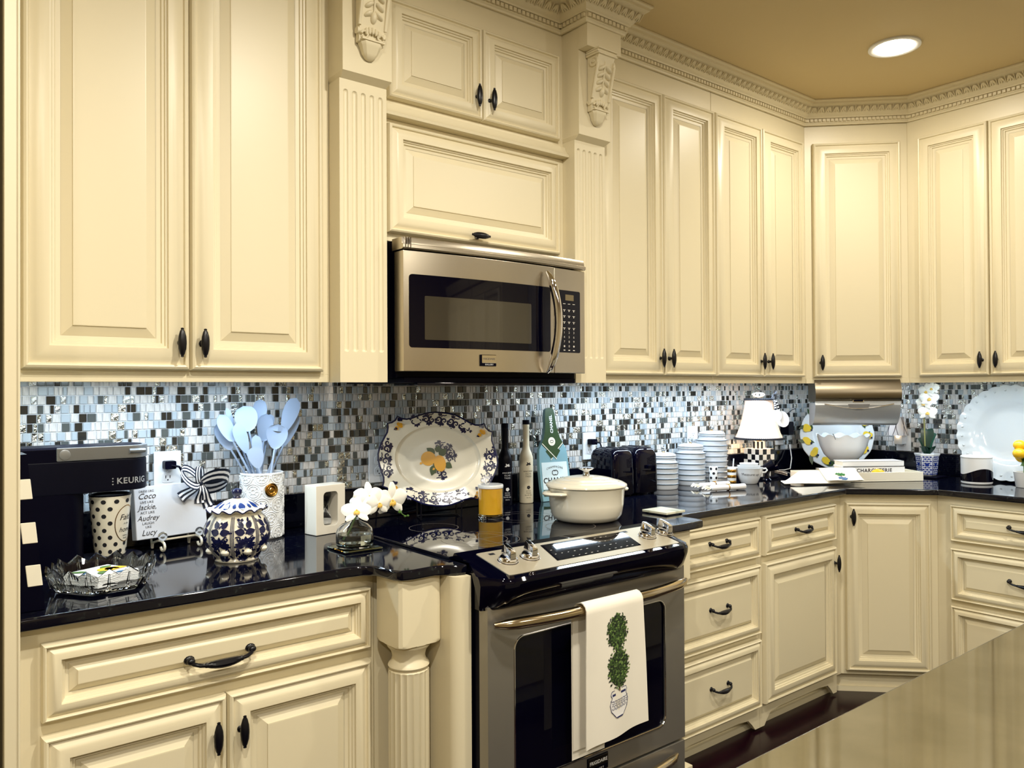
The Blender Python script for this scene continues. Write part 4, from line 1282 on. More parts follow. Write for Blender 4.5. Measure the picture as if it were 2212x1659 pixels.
def petal(mb, c, n, up, ang, L, W_, curl=.25, mi=0, base=0):
    n = n.normalized(); up = (up - n * up.dot(n)).normalized(); sd = up.cross(n)
    d_ = up * math.cos(ang) + sd * math.sin(ang); e = n.cross(d_)
    def fn(u, v):
        s_ = v; wv = W_ * math.sin(PI * (s_ * .86 + .07)) ** .75; x = (2 * u - 1) * wv / 2
        return tuple(c + d_ * (base + L * s_) + e * x + n * (curl * L * (s_ - s_ * s_ * 1.1) - .12 * W_ * (2 * u - 1) ** 2))
    mb.grid(fn, 6, 8, mi)


PET = mat('white_petal', (248, 246, 238), .5, sss=.15); LIP = mat('orchid_lip', (232, 190, 90), .5)
def orchid(parent, c, n, s_, up=Vector((0, 0, 1)), m=None):
    """one flower: three narrow sepals, two broad petals, lip"""
    mb = MB(); c = Vector(c); n = Vector(n)
    for a in (0, 2.3, -2.3): petal(mb, c, n, up, a, s_ * .5, s_ * .26)
    for a in (1.35, -1.35): petal(mb, c + n.normalized() * .002, n, up, a, s_ * .52, s_ * .5)
    f_ = mb.build('flower', m or PET, parent, fix=False, smooth=60)
    lp = MB(); nn = n.normalized()
    for a in (2.6, 3.14, -2.6): petal(lp, c + nn * .004, n + Vector((0, 0, .4)), up, a, s_ * .17, s_ * .10, .9)
    lp.ball(c + nn * .006, s_ * .035, n=8); lp.build('lip', LIP, f_, fix=False, smooth=60)
    return f_


OR = T('orchid_spray', 'white orchid spray standing in the squat glass vase', 'flowers', (1.047, 2.018, CT + .030))
L0 = Vector((1.047, 2.018, CT + .030))
def loc(px, py, y): return gy(px, py, y) - L0
camd = lambda q: Vector((-1.05, -2.0, .35)).normalized()
stem = [(-.03, .0, .0), (-.012, 0, .03), (.001, 0, .055), (.004, .0, .085)] + [tuple(loc(*q)) for q in ((800, 1085, 2.03), (830, 1072, 2.03), (856, 1088, 2.02), (868, 1110, 2.01), (876, 1115, 2.0))]
MB().tube(stem, [.0028] * 5 + [.0022, .002, .0016, .0012], 8).build('stem', GREEN, OR)
for q, n_, s_ in (((770, 1104, 1.955), (-.3, -.8, .55), .080), ((783, 1090, 2.03), (-.75, -.6, .1), .078), ((797, 1073, 2.04), (-.2, -1, .3), .088), ((818, 1087, 2.0), (.1, -1, .0), .080), ((846, 1080, 2.01), (.05, -1, -.1), .105)):
    orchid(OR, loc(*q), n_, s_)
mb = MB()
for q, r in (((864, 1106, 2.0), .006), ((875, 1115, 2.0), .004), ((881, 1114, 2.0), .0042)): mb.ball(loc(*q), r, r, r * .85, 10)
mb.build('bud', GREEN, OR)
# ---------------------------------------------------------------- oval platter on plate stand
PLW, PLH = .420, .325
pc_ = gy(948, 990, 2.315)
PT = T('oval_platter', 'large oval cream platter with navy scrolls and painted lemons behind the cooktop', 'platter', (pc_.x, 2.315, CT + .040), -.42)
quad = [(0, 1), (.12, .995), (.24, .965), (.36, .905), (.48, .83), (.58, .79), (.66, .795), (.735, .835), (.765, .75), (.82, .69), (.885, .665), (.875, .58), (.88, .48), (.92, .36), (.965, .22), (.99, .10)]
out = []
full = quad + [(x, -y) for x, y in reversed([(1, 0)] + quad[1:])][0:0]
Q1 = quad + [(1, 0)]
R_ = [(x, y) for x, y in Q1] + [(x, -y) for x, y in reversed(Q1[:-1])]
outline = R_ + [(-x, y) for x, y in reversed(R_[1:-1])]
outline = [(x * PLW / 2, y * PLH / 2) for x, y in outline]
angs = [math.atan2(y / (PLH / 2), x / (PLW / 2)) for x, y in outline]
ell = lambda k: [(k * PLW / 2 * math.cos(a), k * PLH / 2 * math.sin(a)) for a in angs]
def sc(P, k): return [(x * k, y * k) for x, y in P]
def mix(A_, B__, t): return [(a[0] * (1 - t) + b[0] * t, a[1] * (1 - t) + b[1] * t) for a, b in zip(A_, B__)]
LV = [(sc(outline, .995), -.004), (outline, .0), (sc(outline, .985), .002), (mix(sc(outline, .95), ell(.72), .5), -.006), (ell(.725), -.011), (ell(.70), -.018), (ell(.66), -.0215), (ell(.4), -.022), (ell(.02), -.022)]
tilt = Matrix.Translation((0, .0, PLH / 2 + .004)) @ Matrix.Rotation(-.18, 4, 'X') @ Matrix.Rotation(.10, 4, 'Y')
# front looks to -y: plate height h is pushed toward -y
def plate_pt(x, y, h): return tilt @ Vector((x, -h, y))
mb = MB(); mb.loft([[tuple(plate_pt(x, y, h)) for x, y in P] for P, h in LV], False, True)
mb.loft([[tuple(plate_pt(x, y, h)) for x, y in P] for P, h in ((sc(outline, .995), -.004), (mix(outline, ell(.7), .5), -.014), (ell(.66), -.027), (ell(.02), -.027))], False, True)
mb.build('plate', IVORY, PT)
mb = MB(); mb.tube([tuple(plate_pt(x, y, .0005)) for x, y in outline], .0032, 8, closed=True); mb.build('blue_rim', NAVY, PT)
def rim_h(x, y):
    k = math.hypot(x / (PLW / 2), y / (PLH / 2))
    return float(np.interp(k, [0, .66, .70, .725, .84, .95, 1.0], [-.022, -.0215, -.018, -.011, -.006, .001, .002])) + .0012
def scroll_at(u, v, rot, s_, flip=1):
    m = MB(); stroke(m, spiral(0, 0, .0012, .0135, 0, 1.4 * flip), lambda t: .0030 + .0044 * t)
    stroke(m, spiral(.021, -.004, .001, .0115, PI, -1.25 * flip), lambda t: .0028 + .004 * t)
    stroke(m, [(.009, .010), (.014, .015), (.020, .014), (.028, .017)], .0034)
    for a in (.3, 1.1, 2.0): leaf2d(m, .010, -.010, .014, .0048, -PI / 2 + a - 1.2)
    for a in (-.6, 0, .6): leaf2d(m, .004, .012, .012, .0036, PI / 2 + a)
    for a in (-.6, .2): leaf2d(m, .030, -.004, .010, .003, a)
    c, s2 = math.cos(rot), math.sin(rot); d_ = MB()
    d_.add([(u + s_ * (c * x - s2 * y), v + s_ * (s2 * x + c * y), 0) for x, y, z in m.v], m.f)
    d_.map(lambda x, y, z: plate_pt(x, y, rim_h(x, y))); d_.build('navy_scroll', NAVY, PT, fix=False, smooth=0)
for i in range(5):       # long sides
    for sy in (1, -1):
        x = (-.088 + i * .044); k = x / (PLW / 2 * .86); y = sy * PLH / 2 * .85 * math.sqrt(max(.1, 1 - k * k * .85))
        scroll_at(x - .010, y, (-.45 * x / .1) * sy, 1.0, 1 if i < 2 else -1)
for i in range(3):
    for sx in (1, -1):
        y = -.056 + i * .042; x = sx * PLW / 2 * .875 * math.sqrt(1 - (y / (PLH / 2 * .95)) ** 2 * .55)
        scroll_at(x, y - .008, PI / 2 + .4 * y / .1 * -sx, 1.0, sx)
for sx, sy, ro in ((.006, .046, 0), (.016, -.050, PI), (.046, .012, -PI / 2), (.034, .036, -.9)):
    scroll_at(sx - .010 * math.cos(ro), sy - .010 * math.sin(ro), ro, .95)
PAINT = [mat('painted_yellow', (226, 164, 40), .25), mat('painted_green', (52, 74, 30), .3)]
def painted(nm, m, k, z):
    m.map(lambda x, y, zz: plate_pt(x, y, rim_h(x, y) + z + .0004)); return m.build(nm, k, PT, fix=False, smooth=0)
for x, y, rx, ry in ((-.034, .000, .026, .025), (.008, -.014, .021, .029)):
    m = MB(); disc(m, x, y, rx, ry, .25, 24); leaf2d(m, x - rx * .8, y - ry * .6, .011, .004, 3.9); painted('painted_lemon', m, PAINT[0], .0006 if x > 0 else .0003)
for x, y, L, W_, r in ((-.012, .018, .036, .012, 2.6), (-.010, -.020, .040, .013, 4.5), (.026, -.012, .030, .012, -.5), (-.022, -.010, .026, .011, -.1), (.002, .016, .034, .014, .7), (-.006, .024, .026, .011, 1.3)):
    m = MB(); leaf2d(m, x, y, L, W_, r); painted('painted_leaf', m, PAINT[1], .0001)
for sx, sy in ((-1, 1), (1, 1), (1, -1), (-1, -1)):
    cx, cy = sx * PLW / 2 * .70, sy * PLH / 2 * .67; m = MB()
    for i in range(6): disc(m, cx + .0075 * math.cos(i * 1.9), cy - .006 + .0085 * math.sin(i * 2.3), .0062, n=8)
    leaf2d(m, cx - .004, cy - .014, .014, .005, 3.6, 0, 1); leaf2d(m, cx - sx * .002, cy + .010, .015, .006, PI / 2 - sx * .6, 0, 1); leaf2d(m, cx - sx * .001, cy + .012, .013, .005, PI / 2 + sx * .9, 0, 1)
    painted('corner_sprig', m, [PAINT[0], NAVY], .0002)
PS = T('plate_stand', 'thin black wire stand under the oval platter', 'plate stand', (pc_.x, 2.315, CT + .001), -.42)
mb = MB()
for x in (-.07, .07):
    mb.tube([(x, -.052, .058), (x, -.048, .004), (x, .0, .003), (x, .050, .003), (x, .058, .12)], .003, 8)
mb.tube([(-.07, .05, .003), (.07, .05, .003)], .003, 8); mb.build('wire', BLACKM, PS)

# ---------------------------------------------------------------- candle
p = gz(1060, 1121, CT + .0085); p = p + Vector((p.x, p.y, 0)).normalized() * .044
CD = T('candle', 'yellow candle in a clear glass with white lid on the cooktop', 'candle', p)
MB().lathe([(0, 0), (.041, 0), (.0435, .003), (.0435, .100), (.0418, .100), (.0415, .012), (0, .011)], 40).build('glass', GLASS, CD)
MB().lathe([(0, .0115), (.0410, .0125), (.0412, .098), (0, .098)], 40).build('wax', mat('yellow_wax', (246, 190, 40), .5, sss=.2, emit=((240, 170, 20), .12)), CD)
MB().lathe([(0, .1005), (.0435, .1005), (.0442, .103), (.0442, .110), (.0425, .1125), (0, .113)], 40).build('lid', WHITE, CD)


# ---------------------------------------------------------------- oil bottles
def bottle(label, p, m, h, cap, ink, rows):
    t = T('oil_bottle', label, 'bottle', p, facing(p, .35))
    prof = [(0, 0), (.0255, 0), (.0275, .003), (.0275, .165), (.0270, .178), (.0225, .195), (.0155, .210), (.0130, .222), (.0128, h - .030), (.0135, h - .028), (.0135, h - .018), (.012, h - .016)]
    MB().lathe(prof, 36).build('glass_body', m, t)
    MB().lathe([(.0, h - .017), (.0138, h - .017), (.0138, h - .001), (.0128, h), (0, h)], 24).build('cap', BLACKP, t)
    wr = wrapper([(.0275, 0), (.0275, .17)], .0006)(.0275)
    for txt, y, s_ in rows:
        mm = text_mb(txt, s_, spacing=1.15); mm.map(lambda x, yy, z: wr(x, yy + y, z)); mm.build('lettering', ink, t, fix=False, smooth=0)
    mm = MB()
    for a in (0, .8, 2.2, 3.4): leaf2d(mm, 0, .152, .011, .003, a)
    for a in (0, 1.2, 2.4, 3.6, 4.8): disc(mm, .004 * math.cos(a), .062 + .004 * math.sin(a), .0034, n=8)
    mm.map(wr); mm.build('emblem', ink, t, fix=False, smooth=0)
p = gz(1103, 1094, CT + .001); p = p + Vector((p.x, p.y, 0)).normalized() * .02; p.y = 2.41
rows = [('ANCIENT', .125, .0085), ('OLIVE', .115, .0085), ('TREES', .105, .0085), ('EXTRA', .048, .006), ('VIRGIN', .040, .006), ('OLIVE OIL', .032, .006), ('500 ML', .022, .005)]
bottle('slim matt black oil bottle beside the oval platter', p, mat('matt_black', (4, 4, 18), .35, spec=.15), .315, None, WHITEP, rows)
p = gz(1141, 1086, CT + .001); p.y = 2.405; 
bottle('slim cream oil bottle with black cap beside the bottle-shaped board', p, mat('matt_cream', (222, 212, 186), .4), .325, None, INK, rows)

# ---------------------------------------------------------------- bottle-shaped board
A = gz(1163, 1078, CT + .001)
BB = T('bottle_board', 'bottle-shaped decorative board with green neck leaning on the tiles', 'board', (2.122, 2.362, CT + .001), -.12)
BWd, BHt = .15, .375
half = [(0, 0), (.062, 0), (.0655, .05), (.066, .10), (.064, .15), (.060, .185), (.048, .205), (.036, .225), (.028, .25), (.0235, .28), (.021, .315), (.0175, .328), (.010, .334), (0, .335)]
oc = [(x, z) for x, z in half] + [(-x, z) for x, z in reversed(half[1:-1])]
Mb = Matrix.Rotation(-.15, 4, 'X') @ Matrix.Diagonal((1.10, 1, 1.12, 1))
bmap = lambda x, z, a: Mb @ Vector((x, a, z))
MB().prism(oc, 0, .018, bmap).build('board', mat('board_blue', (120, 160, 172), .4), BB, bevel=.0015, seg=1)
gm = mat('bottle_green', (40, 66, 34), .35)
def on_board(mb, off=.0008, name='print', m=INK): mb.map(lambda x, y, z: Mb @ Vector((x, -off - z, y))); return mb.build(name, m, BB, fix=False, smooth=0)
m = MB(); nk = [(x, z) for x, z in half if z >= .2]; m.add([(x, z, 0) for x, z in nk] + [(-x, z, 0) for x, z in reversed(nk[:-1])], [tuple(range(2 * len(nk) - 1))])
on_board(m, .0007, 'green_foil', gm)
m = MB(); m.add([(-.048, .203, 0), (.010, .150, 0), (.032, .178, 0), (-.02, .23, 0)], [(0, 1, 2, 3)]); m.add([(.048, .203, .0004), (-.010, .150, .0004), (-.032, .178, .0004), (.02, .23, .0004)], [(0, 1, 2, 3)]); on_board(m, .0009, 'green_ribbon', gm)
m = MB(); stroke(m, [(-.046, .206), (.013, .148)], .003, .0008); stroke(m, [(.046, .206), (.022, .185)], .003, .0008); stroke(m, [(-.006, .153), (-.014, .146)], .003, .0008); on_board(m, .001, 'ribbon_edge', IVORY)
m = MB(); disc(m, -.003, .212, .0155, n=24, z=.0013); on_board(m, .001, 'seal', IVORY)
def cc_logo(cx, cy, s_, w_, z):
    m = MB()
    for sx in (-1, 1):
        pts = [(cx + sx * s_ * .32 + s_ * .62 * math.cos(a) * 1, cy + s_ * .62 * math.sin(a)) for a in [(.75 + (2 * PI - 1.5) * i / 24) + (PI if sx < 0 else 0) + PI * 0 for i in range(25)]]
        pts = [(cx - sx * s_ * .30 + sx * s_ * .6 * math.cos(.75 + (2 * PI - 1.5) * i / 24), cy + s_ * .6 * math.sin(.75 + (2 * PI - 1.5) * i / 24)) for i in range(25)]
        stroke(m, pts, w_, z)
    return m
on_board(cc_logo(-.003, .212, .0075, .0014, .0018), .001, 'emblem')
m = MB(); m.add([(-.057, .042, 0), (.057, .042, 0), (.056, .138, 0), (-.056, .138, 0)], [(0, 1, 2, 3)]); on_board(m, .0007, 'label_panel', mat('label_pale', (206, 222, 226), .5))
m = MB(); m.add([(-.056, .018, 0), (.056, .018, 0), (.056, .040, 0), (-.056, .040, 0)], [(0, 1, 2, 3)]); on_board(m, .0007, 'green_band', gm)
m = text_mb('CHANEL', .0275, bold=.0006, spacing=1.02); m.map(lambda x, y, z: (x, y + .072, .0003)); on_board(m, .001, 'lettering')
m = text_mb('PARIS FRANCE', .0075, spacing=1.1); m.map(lambda x, y, z: (x, y + .051, .0003)); on_board(m, .001, 'lettering')
m = text_mb('CHAMPAGNE', .0105, spacing=1.25); m.map(lambda x, y, z: (x * .98, y + .121 - 9 * x * x * .6, .0003)); on_board(m, .001, 'lettering')
on_board(cc_logo(0, .100, .014, .0026, .0003), .001, 'emblem')
m = text_mb('CHANEL', .0165, bold=.0005, spacing=1.05); m.map(lambda x, y, z: (-y * 1 + .002, x + .275, .0006)); on_board(m, .0012, 'lettering', WHITEP)

# ---------------------------------------------------------------- Dutch oven
PO = Vector((1.860, 1.925, CT + .0085))
DO = T('dutch_oven', 'cream enamel Dutch oven with lid and steel knob on the cooktop', 'pot', PO, -.08)
DO.scale = (1.17, 1.17, 1.0)
MB().lathe([(0, 0), (.080, 0), (.092, .006), (.1005, .020), (.106, .055), (.1095, .103), (.1115, .106), (.112, .110), (.108, .111), (.105, .104), (.098, .02), (0, .01)], 64).build('pot_body', IVORY, DO)
lidm = MB().lathe([(.1075, .1115), (.1145, .112), (.1165, .1155), (.1155, .120), (.105, .127), (.096, .1305), (.092, .1302), (.088, .133), (.070, .139), (.066, .1385), (.062, .1415), (.040, .1455), (.014, .147), (0, .147)], 64)
dl = lidm.build('lid', IVORY, DO)
MB().lathe([(.0115, .146), (.010, .151), (.0085, .158), (.0095, .163), (.020, .1685), (.0225, .171), (.022, .1735), (.012, .175), (0, .1755)], 28).build('knob', CHROME, dl)
for s_ in (-1, 1):
    P = [(s_ * (.104 + .032 * math.sin(PI * i / 14) ** .7), -.040 + .080 * i / 14, .096) for i in range(15)]
    hm = MB(); hm.tube(P, [.011 if 0 < i < 14 else .008 for i in range(15)], 12, flat=.62); hm.build('side_handle', IVORY, DO)
mb = MB(); mb.tube([(.1085 * math.cos(a), .1085 * math.sin(a), .1105) for a in [2 * PI * j / 64 for j in range(64)]], .0017, 6, closed=True); mb.build('rim_line', mat('rim_dark', (70, 66, 60), .3), DO)

# ---------------------------------------------------------------- toaster
TO = T('toaster', 'glossy black two-lobed toaster between the board and the canisters', 'toaster', (2.345, 2.262, CT + .001), -.06)
def lobe(x0, x1, nm):
    rings = []
    for z, ins in ((.006, .004), (.012, .0), (.10, .001), (.165, .003), (.185, .009), (.196, .020), (.199, .034)):
        rings.append([(x, y, z) for x, y in rrect(x0 + ins, x1 - ins, ins, .165 - ins, .022, 5)])
    return MB().loft(rings).build(nm, BLACKG, TO)
l1 = lobe(0, .122, 'lobe'); l2 = lobe(.126, .258, 'lobe')
for l, xs in ((l1, (.035, .075)), (l2, (.165, .205))):
    for x in xs: MB().box(x, x + .016, .035, .135, .1985, .2000).build('slot', BLACKP, l)
for x in (.02, .10, .15, .235):
    for y in (.02, .145): MB().lathe([(.008, 0), (.008, .007)], 10, (x, y, 0)).build('foot', BLACKP, TO)
MB().box(.180, .205, -.012, .001, .11, .125).build('lever', BLACKP, l2, bevel=.002)

# ---------------------------------------------------------------- ribbed canisters
RIMD = mat('rim_slate', (60, 74, 84), .3)
def canister(label, px, py, r, nrib, pitch):
    p = gz(px, py, CT + .001); p = p + Vector((p.x, p.y, 0)).normalized() * r * .9; p.y = min(p.y, YW - .026 - r)
    t = T('canister', label, 'canister', p, 0, 'ribbed white canisters')
    prof = [(0, 0), (r * .92, 0)]
    for i in range(nrib):
        z = i * pitch
        prof += [(r * .93, z + .001), (r * .955, z + pitch * .35), (r * .985, z + pitch * .75), (r, z + pitch * .93), (r * .985, z + pitch), (r * .93, z + pitch + .0005)]
    z = nrib * pitch
    prof += [(r * .84, z + .004), (r * .80, z + .010), (r * .80, z + .016), (0, z + .016)]
    MB().lathe(prof, 48).build('jar', mat('white_blue_glaze', (214, 220, 228), .15, coat=.3), t)
    mb = MB()
    for i in range(nrib):
        zz = i * pitch + pitch * .94
        mb.tube([(r * 1.0 * math.cos(a), r * 1.0 * math.sin(a), zz) for a in [2 * PI * j / 40 for j in range(40)]], .0022, 5, closed=True)
    mb.build('rim_lines', RIMD, t)
    ld = MB().lathe([(r * .78, z + .0165), (r * .86, z + .017), (r * .87, z + .021), (r * .82, z + .026), (r * .84, z + .029), (r * .80, z + .034), (r * .66, z + .039), (r * .4, z + .043), (0, z + .044)], 48).build('lid', mat('white_blue_glaze'), t)
    m2 = MB()
    for q, dz in ((.872, .021), (.845, .029)): m2.tube([(r * q * math.cos(a), r * q * math.sin(a), z + dz) for a in [2 * PI * j / 40 for j in range(40)]], .0013, 5, closed=True)
    m2.build('lid_line', RIMD, ld)
    MB().lathe([(.006, z + .043), (.004, z + .047), (.007, z + .050), (.0115, z + .057), (.0105, z + .064), (.004, z + .070), (0, z + .071)], 8).build('crystal_finial', GLASS, ld, smooth=0)
    MB().lathe([(.007, z + .0425), (.0055, z + .047)], 16).build('gold_collar', GOLD, ld)
    return t
canister('smallest ribbed white canister, beside the toaster', 1434, 1058, .066, 5, .0235)
canister('middle-sized ribbed white canister between the other two', 1492, 1049, .071, 6, .0245)
canister('tallest ribbed white canister, beside the lamp', 1538, 1043, .075, 8, .0250)

# ---------------------------------------------------------------- shakers, scrolls, measuring cups
p = gz(1541, 1047, CT + .001); p = p + Vector((p.x, p.y, 0)).normalized() * .02
SH = T('shaker', 'small white shaker with black polka dots in front of the canisters', 'shaker', p, facing(p))
prof = [(.0195, 0), (.0205, .002), (.0205, .080), (.019, .083), (0, .084)]
MB().lathe([(0, 0)] + prof, 28).build('body', WHITE, SH)
wr = wrapper([(.0205, 0), (.0205, .085)])(.0205); m = MB()
for r in range(4):
    for k in range(5): disc(m, -.05 + k * .026 + (.013 if r % 2 else 0), .010 + r * .021, .0062, n=14)
m.map(wr); m.build('polka_dot', INK, SH, fix=False, smooth=0)['kind'] = 'stuff'
m = MB()
for k in range(5): m.ball((.008 * math.cos(k * 1.26), .008 * math.sin(k * 1.26), .0842), .0012, n=6)
m.build('shaker_holes', INK, SH)['kind'] = 'stuff'
p = gz(1581, 1046, CT + .001); p = p + Vector((p.x, p.y, 0)).normalized() * .02
SG = T('shaker', 'small white shaker with gold bands beside the measuring cups', 'shaker', p, facing(p))
MB().lathe([(0, 0), (.0195, 0), (.0205, .002), (.0205, .076), (.0195, .079), (0, .080)], 28).build('body', WHITE, SG)
for z0 in (.0, .026, .052):
    MB().lathe([(.0204, z0 + .002), (.0211, z0 + .003), (.0211, z0 + .015), (.0204, z0 + .016)], 28, cap0=False, cap1=False).build('gold_band', GOLD, SG)
MB().tube([(.006, 0, .0795), (.009, 0, .118)], .0028, 8).build('spreader_stick', WHITE, SG)


def scroll(label, a, b, r):
    t = T('napkin_roll', label, 'napkin', a)
    v = b - a; L = v.length; ax = v.normalized(); sd = Vector((-ax.y, ax.x, 0)); mb = MB(); pts = []
    rings = []
    for u in (0, .02, .3, .55, .8, .98, 1):
        rr = r * (1 + .08 * abs(u - .5)) * (.9 if u in (0, 1) else 1)
        rings.append([tuple(ax * L * u + sd * rr * math.cos(q) + Vector((0, 0, r * 1.05 + rr * math.sin(q)))) for q in [2 * PI * j / 20 for j in range(20)]])
    mb.loft(rings); mb.build('roll', WHITEP, t)
    mb = MB(); mb.tube([tuple(ax * L * .5 + sd * r * 1.12 * math.cos(q) + Vector((0, 0, r * 1.05 + r * 1.12 * math.sin(q)))) for q in [2 * PI * j / 16 for j in range(16)]], .0022, 6, closed=True)
    mb.tube([tuple(ax * (L * .5 + .008 * math.cos(q)) + sd * .004 * math.sin(2 * q) + Vector((0, 0, r * 2.25))) for q in [2 * PI * j / 16 for j in range(16)]], .0014, 6, closed=True)
    mb.build('gold_tie', GOLD, t)
    fl = MB()
    for k in range(4):
        q = -.7 + k * .45; d_ = (-ax + sd * q).normalized(); o = Vector((0, 0, r))
        path = [o, o + d_ * .022 + Vector((0, 0, .004 * k)), o + d_ * .042 + Vector((0, 0, -.004))]
        fl.add([tuple(path[0] + sd * .004), tuple(path[0] - sd * .004), tuple(path[1] - sd * .012), tuple(path[2]), tuple(path[1] + sd * .012)], [(0, 1, 2, 3, 4)])
    fl.build('napkin_corner', LINEN, t, fix=False, smooth=0)
scroll('rolled white napkin with gold tie lying before the measuring cups', gz(1536, 1061, CT + .001), gz(1609, 1057, CT + .001), .0125)
scroll('rolled white napkin with gold tie lying behind the other roll', gz(1512, 1055, CT + .001), gz(1574, 1050, CT + .001), .0115)

p = gz(1618, 1046, CT + .001); p = p + Vector((p.x, p.y, 0)).normalized() * .04
def cup(label, p, R, h, z, tx=None, ear=False):
    t = T('measuring_cup', label, 'measuring cup', (p.x, p.y, CT + .001 + z), facing(p), 'nested white measuring cups')
    MB().lathe([(0, 0), (R * .55, 0), (R * .60, .003), (R * .78, h * .35), (R * .94, h * .75), (R * .99, h * .96), (R * 1.02, h), (R * .97, h), (R * .9, h * .72), (R * .55, .006), (0, .006)], 44).build('bowl', WHITE, t)
    if ear: mb = MB(); mb.tube([(R * .96, 0, h * .93), (R * 1.18, 0, h * .97), (R * 1.28, 0, h * .86), (R * 1.15, 0, h * .72), (R * .93, 0, h * .70)], .004, 8); mb.build('ear', WHITE, t)
    if tx:
        wr = wrapper([(R * .60, .003), (R * .78, h * .35), (R * .94, h * .75), (R * .99, h * .96)], .001)(R * .92)
        m = text_mb(tx, .0175, spacing=1.05); m.map(lambda x, y, zz: wr(x + .008, y + h * .62, zz)); m.build('lettering', mat('grey_ink', (70, 70, 76), .5), t, fix=False, smooth=0)
cup('largest white measuring cup lettered in grey beside the gold-banded shaker', p, .064, .074, 0, 'Measure up', True)
cup('middle white measuring cup nested in the largest', p, .053, .052, .031)
cup('smallest white measuring cup on top of the nest', p, .043, .040, .054)

# ---------------------------------------------------------------- table lamp with checked base
LP = gz(1640, 1032, CT + .001)
LM = T('table_lamp', 'table lamp with white bell shade and black-white checked block base', 'lamp', LP, facing(LP, PI / 4))
CKM = [mat('check_white', (236, 234, 228), .2), mat('check_black', (14, 16, 24), .2)]
MB().box(-.066, .066, -.066, .066, 0, .012).build('plinth', BLACKP, LM, bevel=.003)
def checks(cx0, cx1, z0, z1, nx, nz, nm):
    mb = MB(); s_ = cx1 - cx0
    for f_ in range(4):
        c, sn = math.cos(f_ * PI / 2), math.sin(f_ * PI / 2)
        for i in range(nx):
            for j in range(nz):
                x0, x1 = cx0 + s_ * i / nx, cx0 + s_ * (i + 1) / nx; a, b = z0 + (z1 - z0) * j / nz, z0 + (z1 - z0) * (j + 1) / nz; y = cx0
                mb.add([(c * x - sn * y, sn * x + c * y, z) for x, z in ((x0, a), (x1, a), (x1, b), (x0, b))], [(0, 1, 2, 3)], (i + j + f_ * (nx % 2)) % 2)
    mb.add([(cx0, cx0, z1), (cx1, cx0, z1), (cx1, cx1, z1), (cx0, cx1, z1)], [(0, 1, 2, 3)], 0)
    return mb.build(nm, CKM, LM, fix=False, smooth=0)
checks(-.051, .051, .0121, .146, 4, 5, 'checked_block')
checks(-.020, .020, .146, .182, 3, 1, 'checked_neck')
MB().lathe([(.014, .182), (.014, .19), (.010, .193), (.010, .26)], 16).build('lamp_stem', GOLD, LM)
shm = mat('shade_cloth', (196, 194, 198), .8)
nt = shm.node_tree; bs = nt.nodes['Principled BSDF']; tr = nt.nodes.new('ShaderNodeBsdfTranslucent'); mx = nt.nodes.new('ShaderNodeMixShader')
tr.inputs[0].default_value = (1, .93, .84, 1); mx.inputs[0].default_value = .15
nt.links.new(bs.outputs[0], mx.inputs[1]); nt.links.new(tr.outputs[0], mx.inputs[2]); nt.links.new(mx.outputs[0], nt.nodes['Material Output'].inputs[0])
shp = [(.116, .196), (.104, .222), (.092, .255), (.080, .30), (.0715, .345), (.066, .392)]
sh = MB().lathe(shp, 60, cap0=False, cap1=False).build('shade', shm, LM, fix=False)
m = MB()
for k in range(8):
    a = 2 * PI * k / 8 + .3; m.tube([((r + .0006) * math.cos(a), (r + .0006) * math.sin(a), z) for r, z in shp], .0011, 5)
m.build('seam', mat('seam_grey', (190, 188, 190), .7), sh)
for r, z in ((.1165, .197), (.0665, .391)):
    m = MB(); n = int(r * 700)
    for j in range(n):
        a = 2 * PI * j / n; m.ball((r * math.cos(a), r * math.sin(a), z), .0062, n=6)
    m.build('braid_trim', mat('braid', (28, 32, 42), .6), sh)['kind'] = 'stuff'
MB().ball((0, 0, .30), .026, .026, .034, 14).build('bulb', mat('bulb_glow', (255, 220, 170), .5, emit=((255, 205, 140), 6)), LM)
pl = bpy.data.lights.new('lamp_light', 'POINT'); pl.energy = 3.4; pl.color = (1, .66, .34); pl.shadow_soft_size = .035
plo = bpy.data.objects.new('lamp_light', pl); COL.objects.link(plo); plo.parent = LM; plo.location = (0, 0, .25)

# spoons hung on the lampshade by a feathery bow
hb = gy(1674, 856, LP.y - .105)
SPN = [('white measuring spoon with striped handle hanging on the lampshade', 1677, 897, .030, 1673), ('second white measuring spoon hanging beside the first on the lampshade', 1690, 905, .036, 1676)]
for lab, px, py, r, hx in SPN:
    c = gy(px, py, LP.y - .125); top = gy(hx, 866, LP.y - .092)
    t = T('measuring_spoon', lab, 'spoon', top, 0, 'measuring spoons on the lampshade')
    rel = c - top; ax = rel.normalized(); mb = MB()
    fc = Vector((-c.x, -c.y, 0)).normalized(); sd = ax.cross(fc).normalized()
    for k in range(8):
        a, b = k / 8 * .62, (k + 1) / 8 * .62
        mb.tube([tuple(rel * a), tuple(rel * b)], .0046, 8, mi=k % 2)
    mb.build('striped_handle', [WHITE, BLACKP], t)
    b = MB()
    def bowl(u, v, off=0):
        a = 2 * PI * u; q = v; return tuple(rel + sd * r * .85 * q * math.cos(a) + ax * r * 1.15 * q * math.sin(a) - fc * (.011 * (1 - q * q) + off))
    b.grid(lambda u, v: bowl(u, v), 20, 5); b.grid(lambda u, v: bowl(u, v, .002), 20, 5); b.build('spoon_bowl', WHITE, t, fix=False)
RBW = T('feather_bow', 'wispy grey feather bow tied on top of the lampshade', 'bow', hb)
mb = MB(); rr_ = random.Random(2)
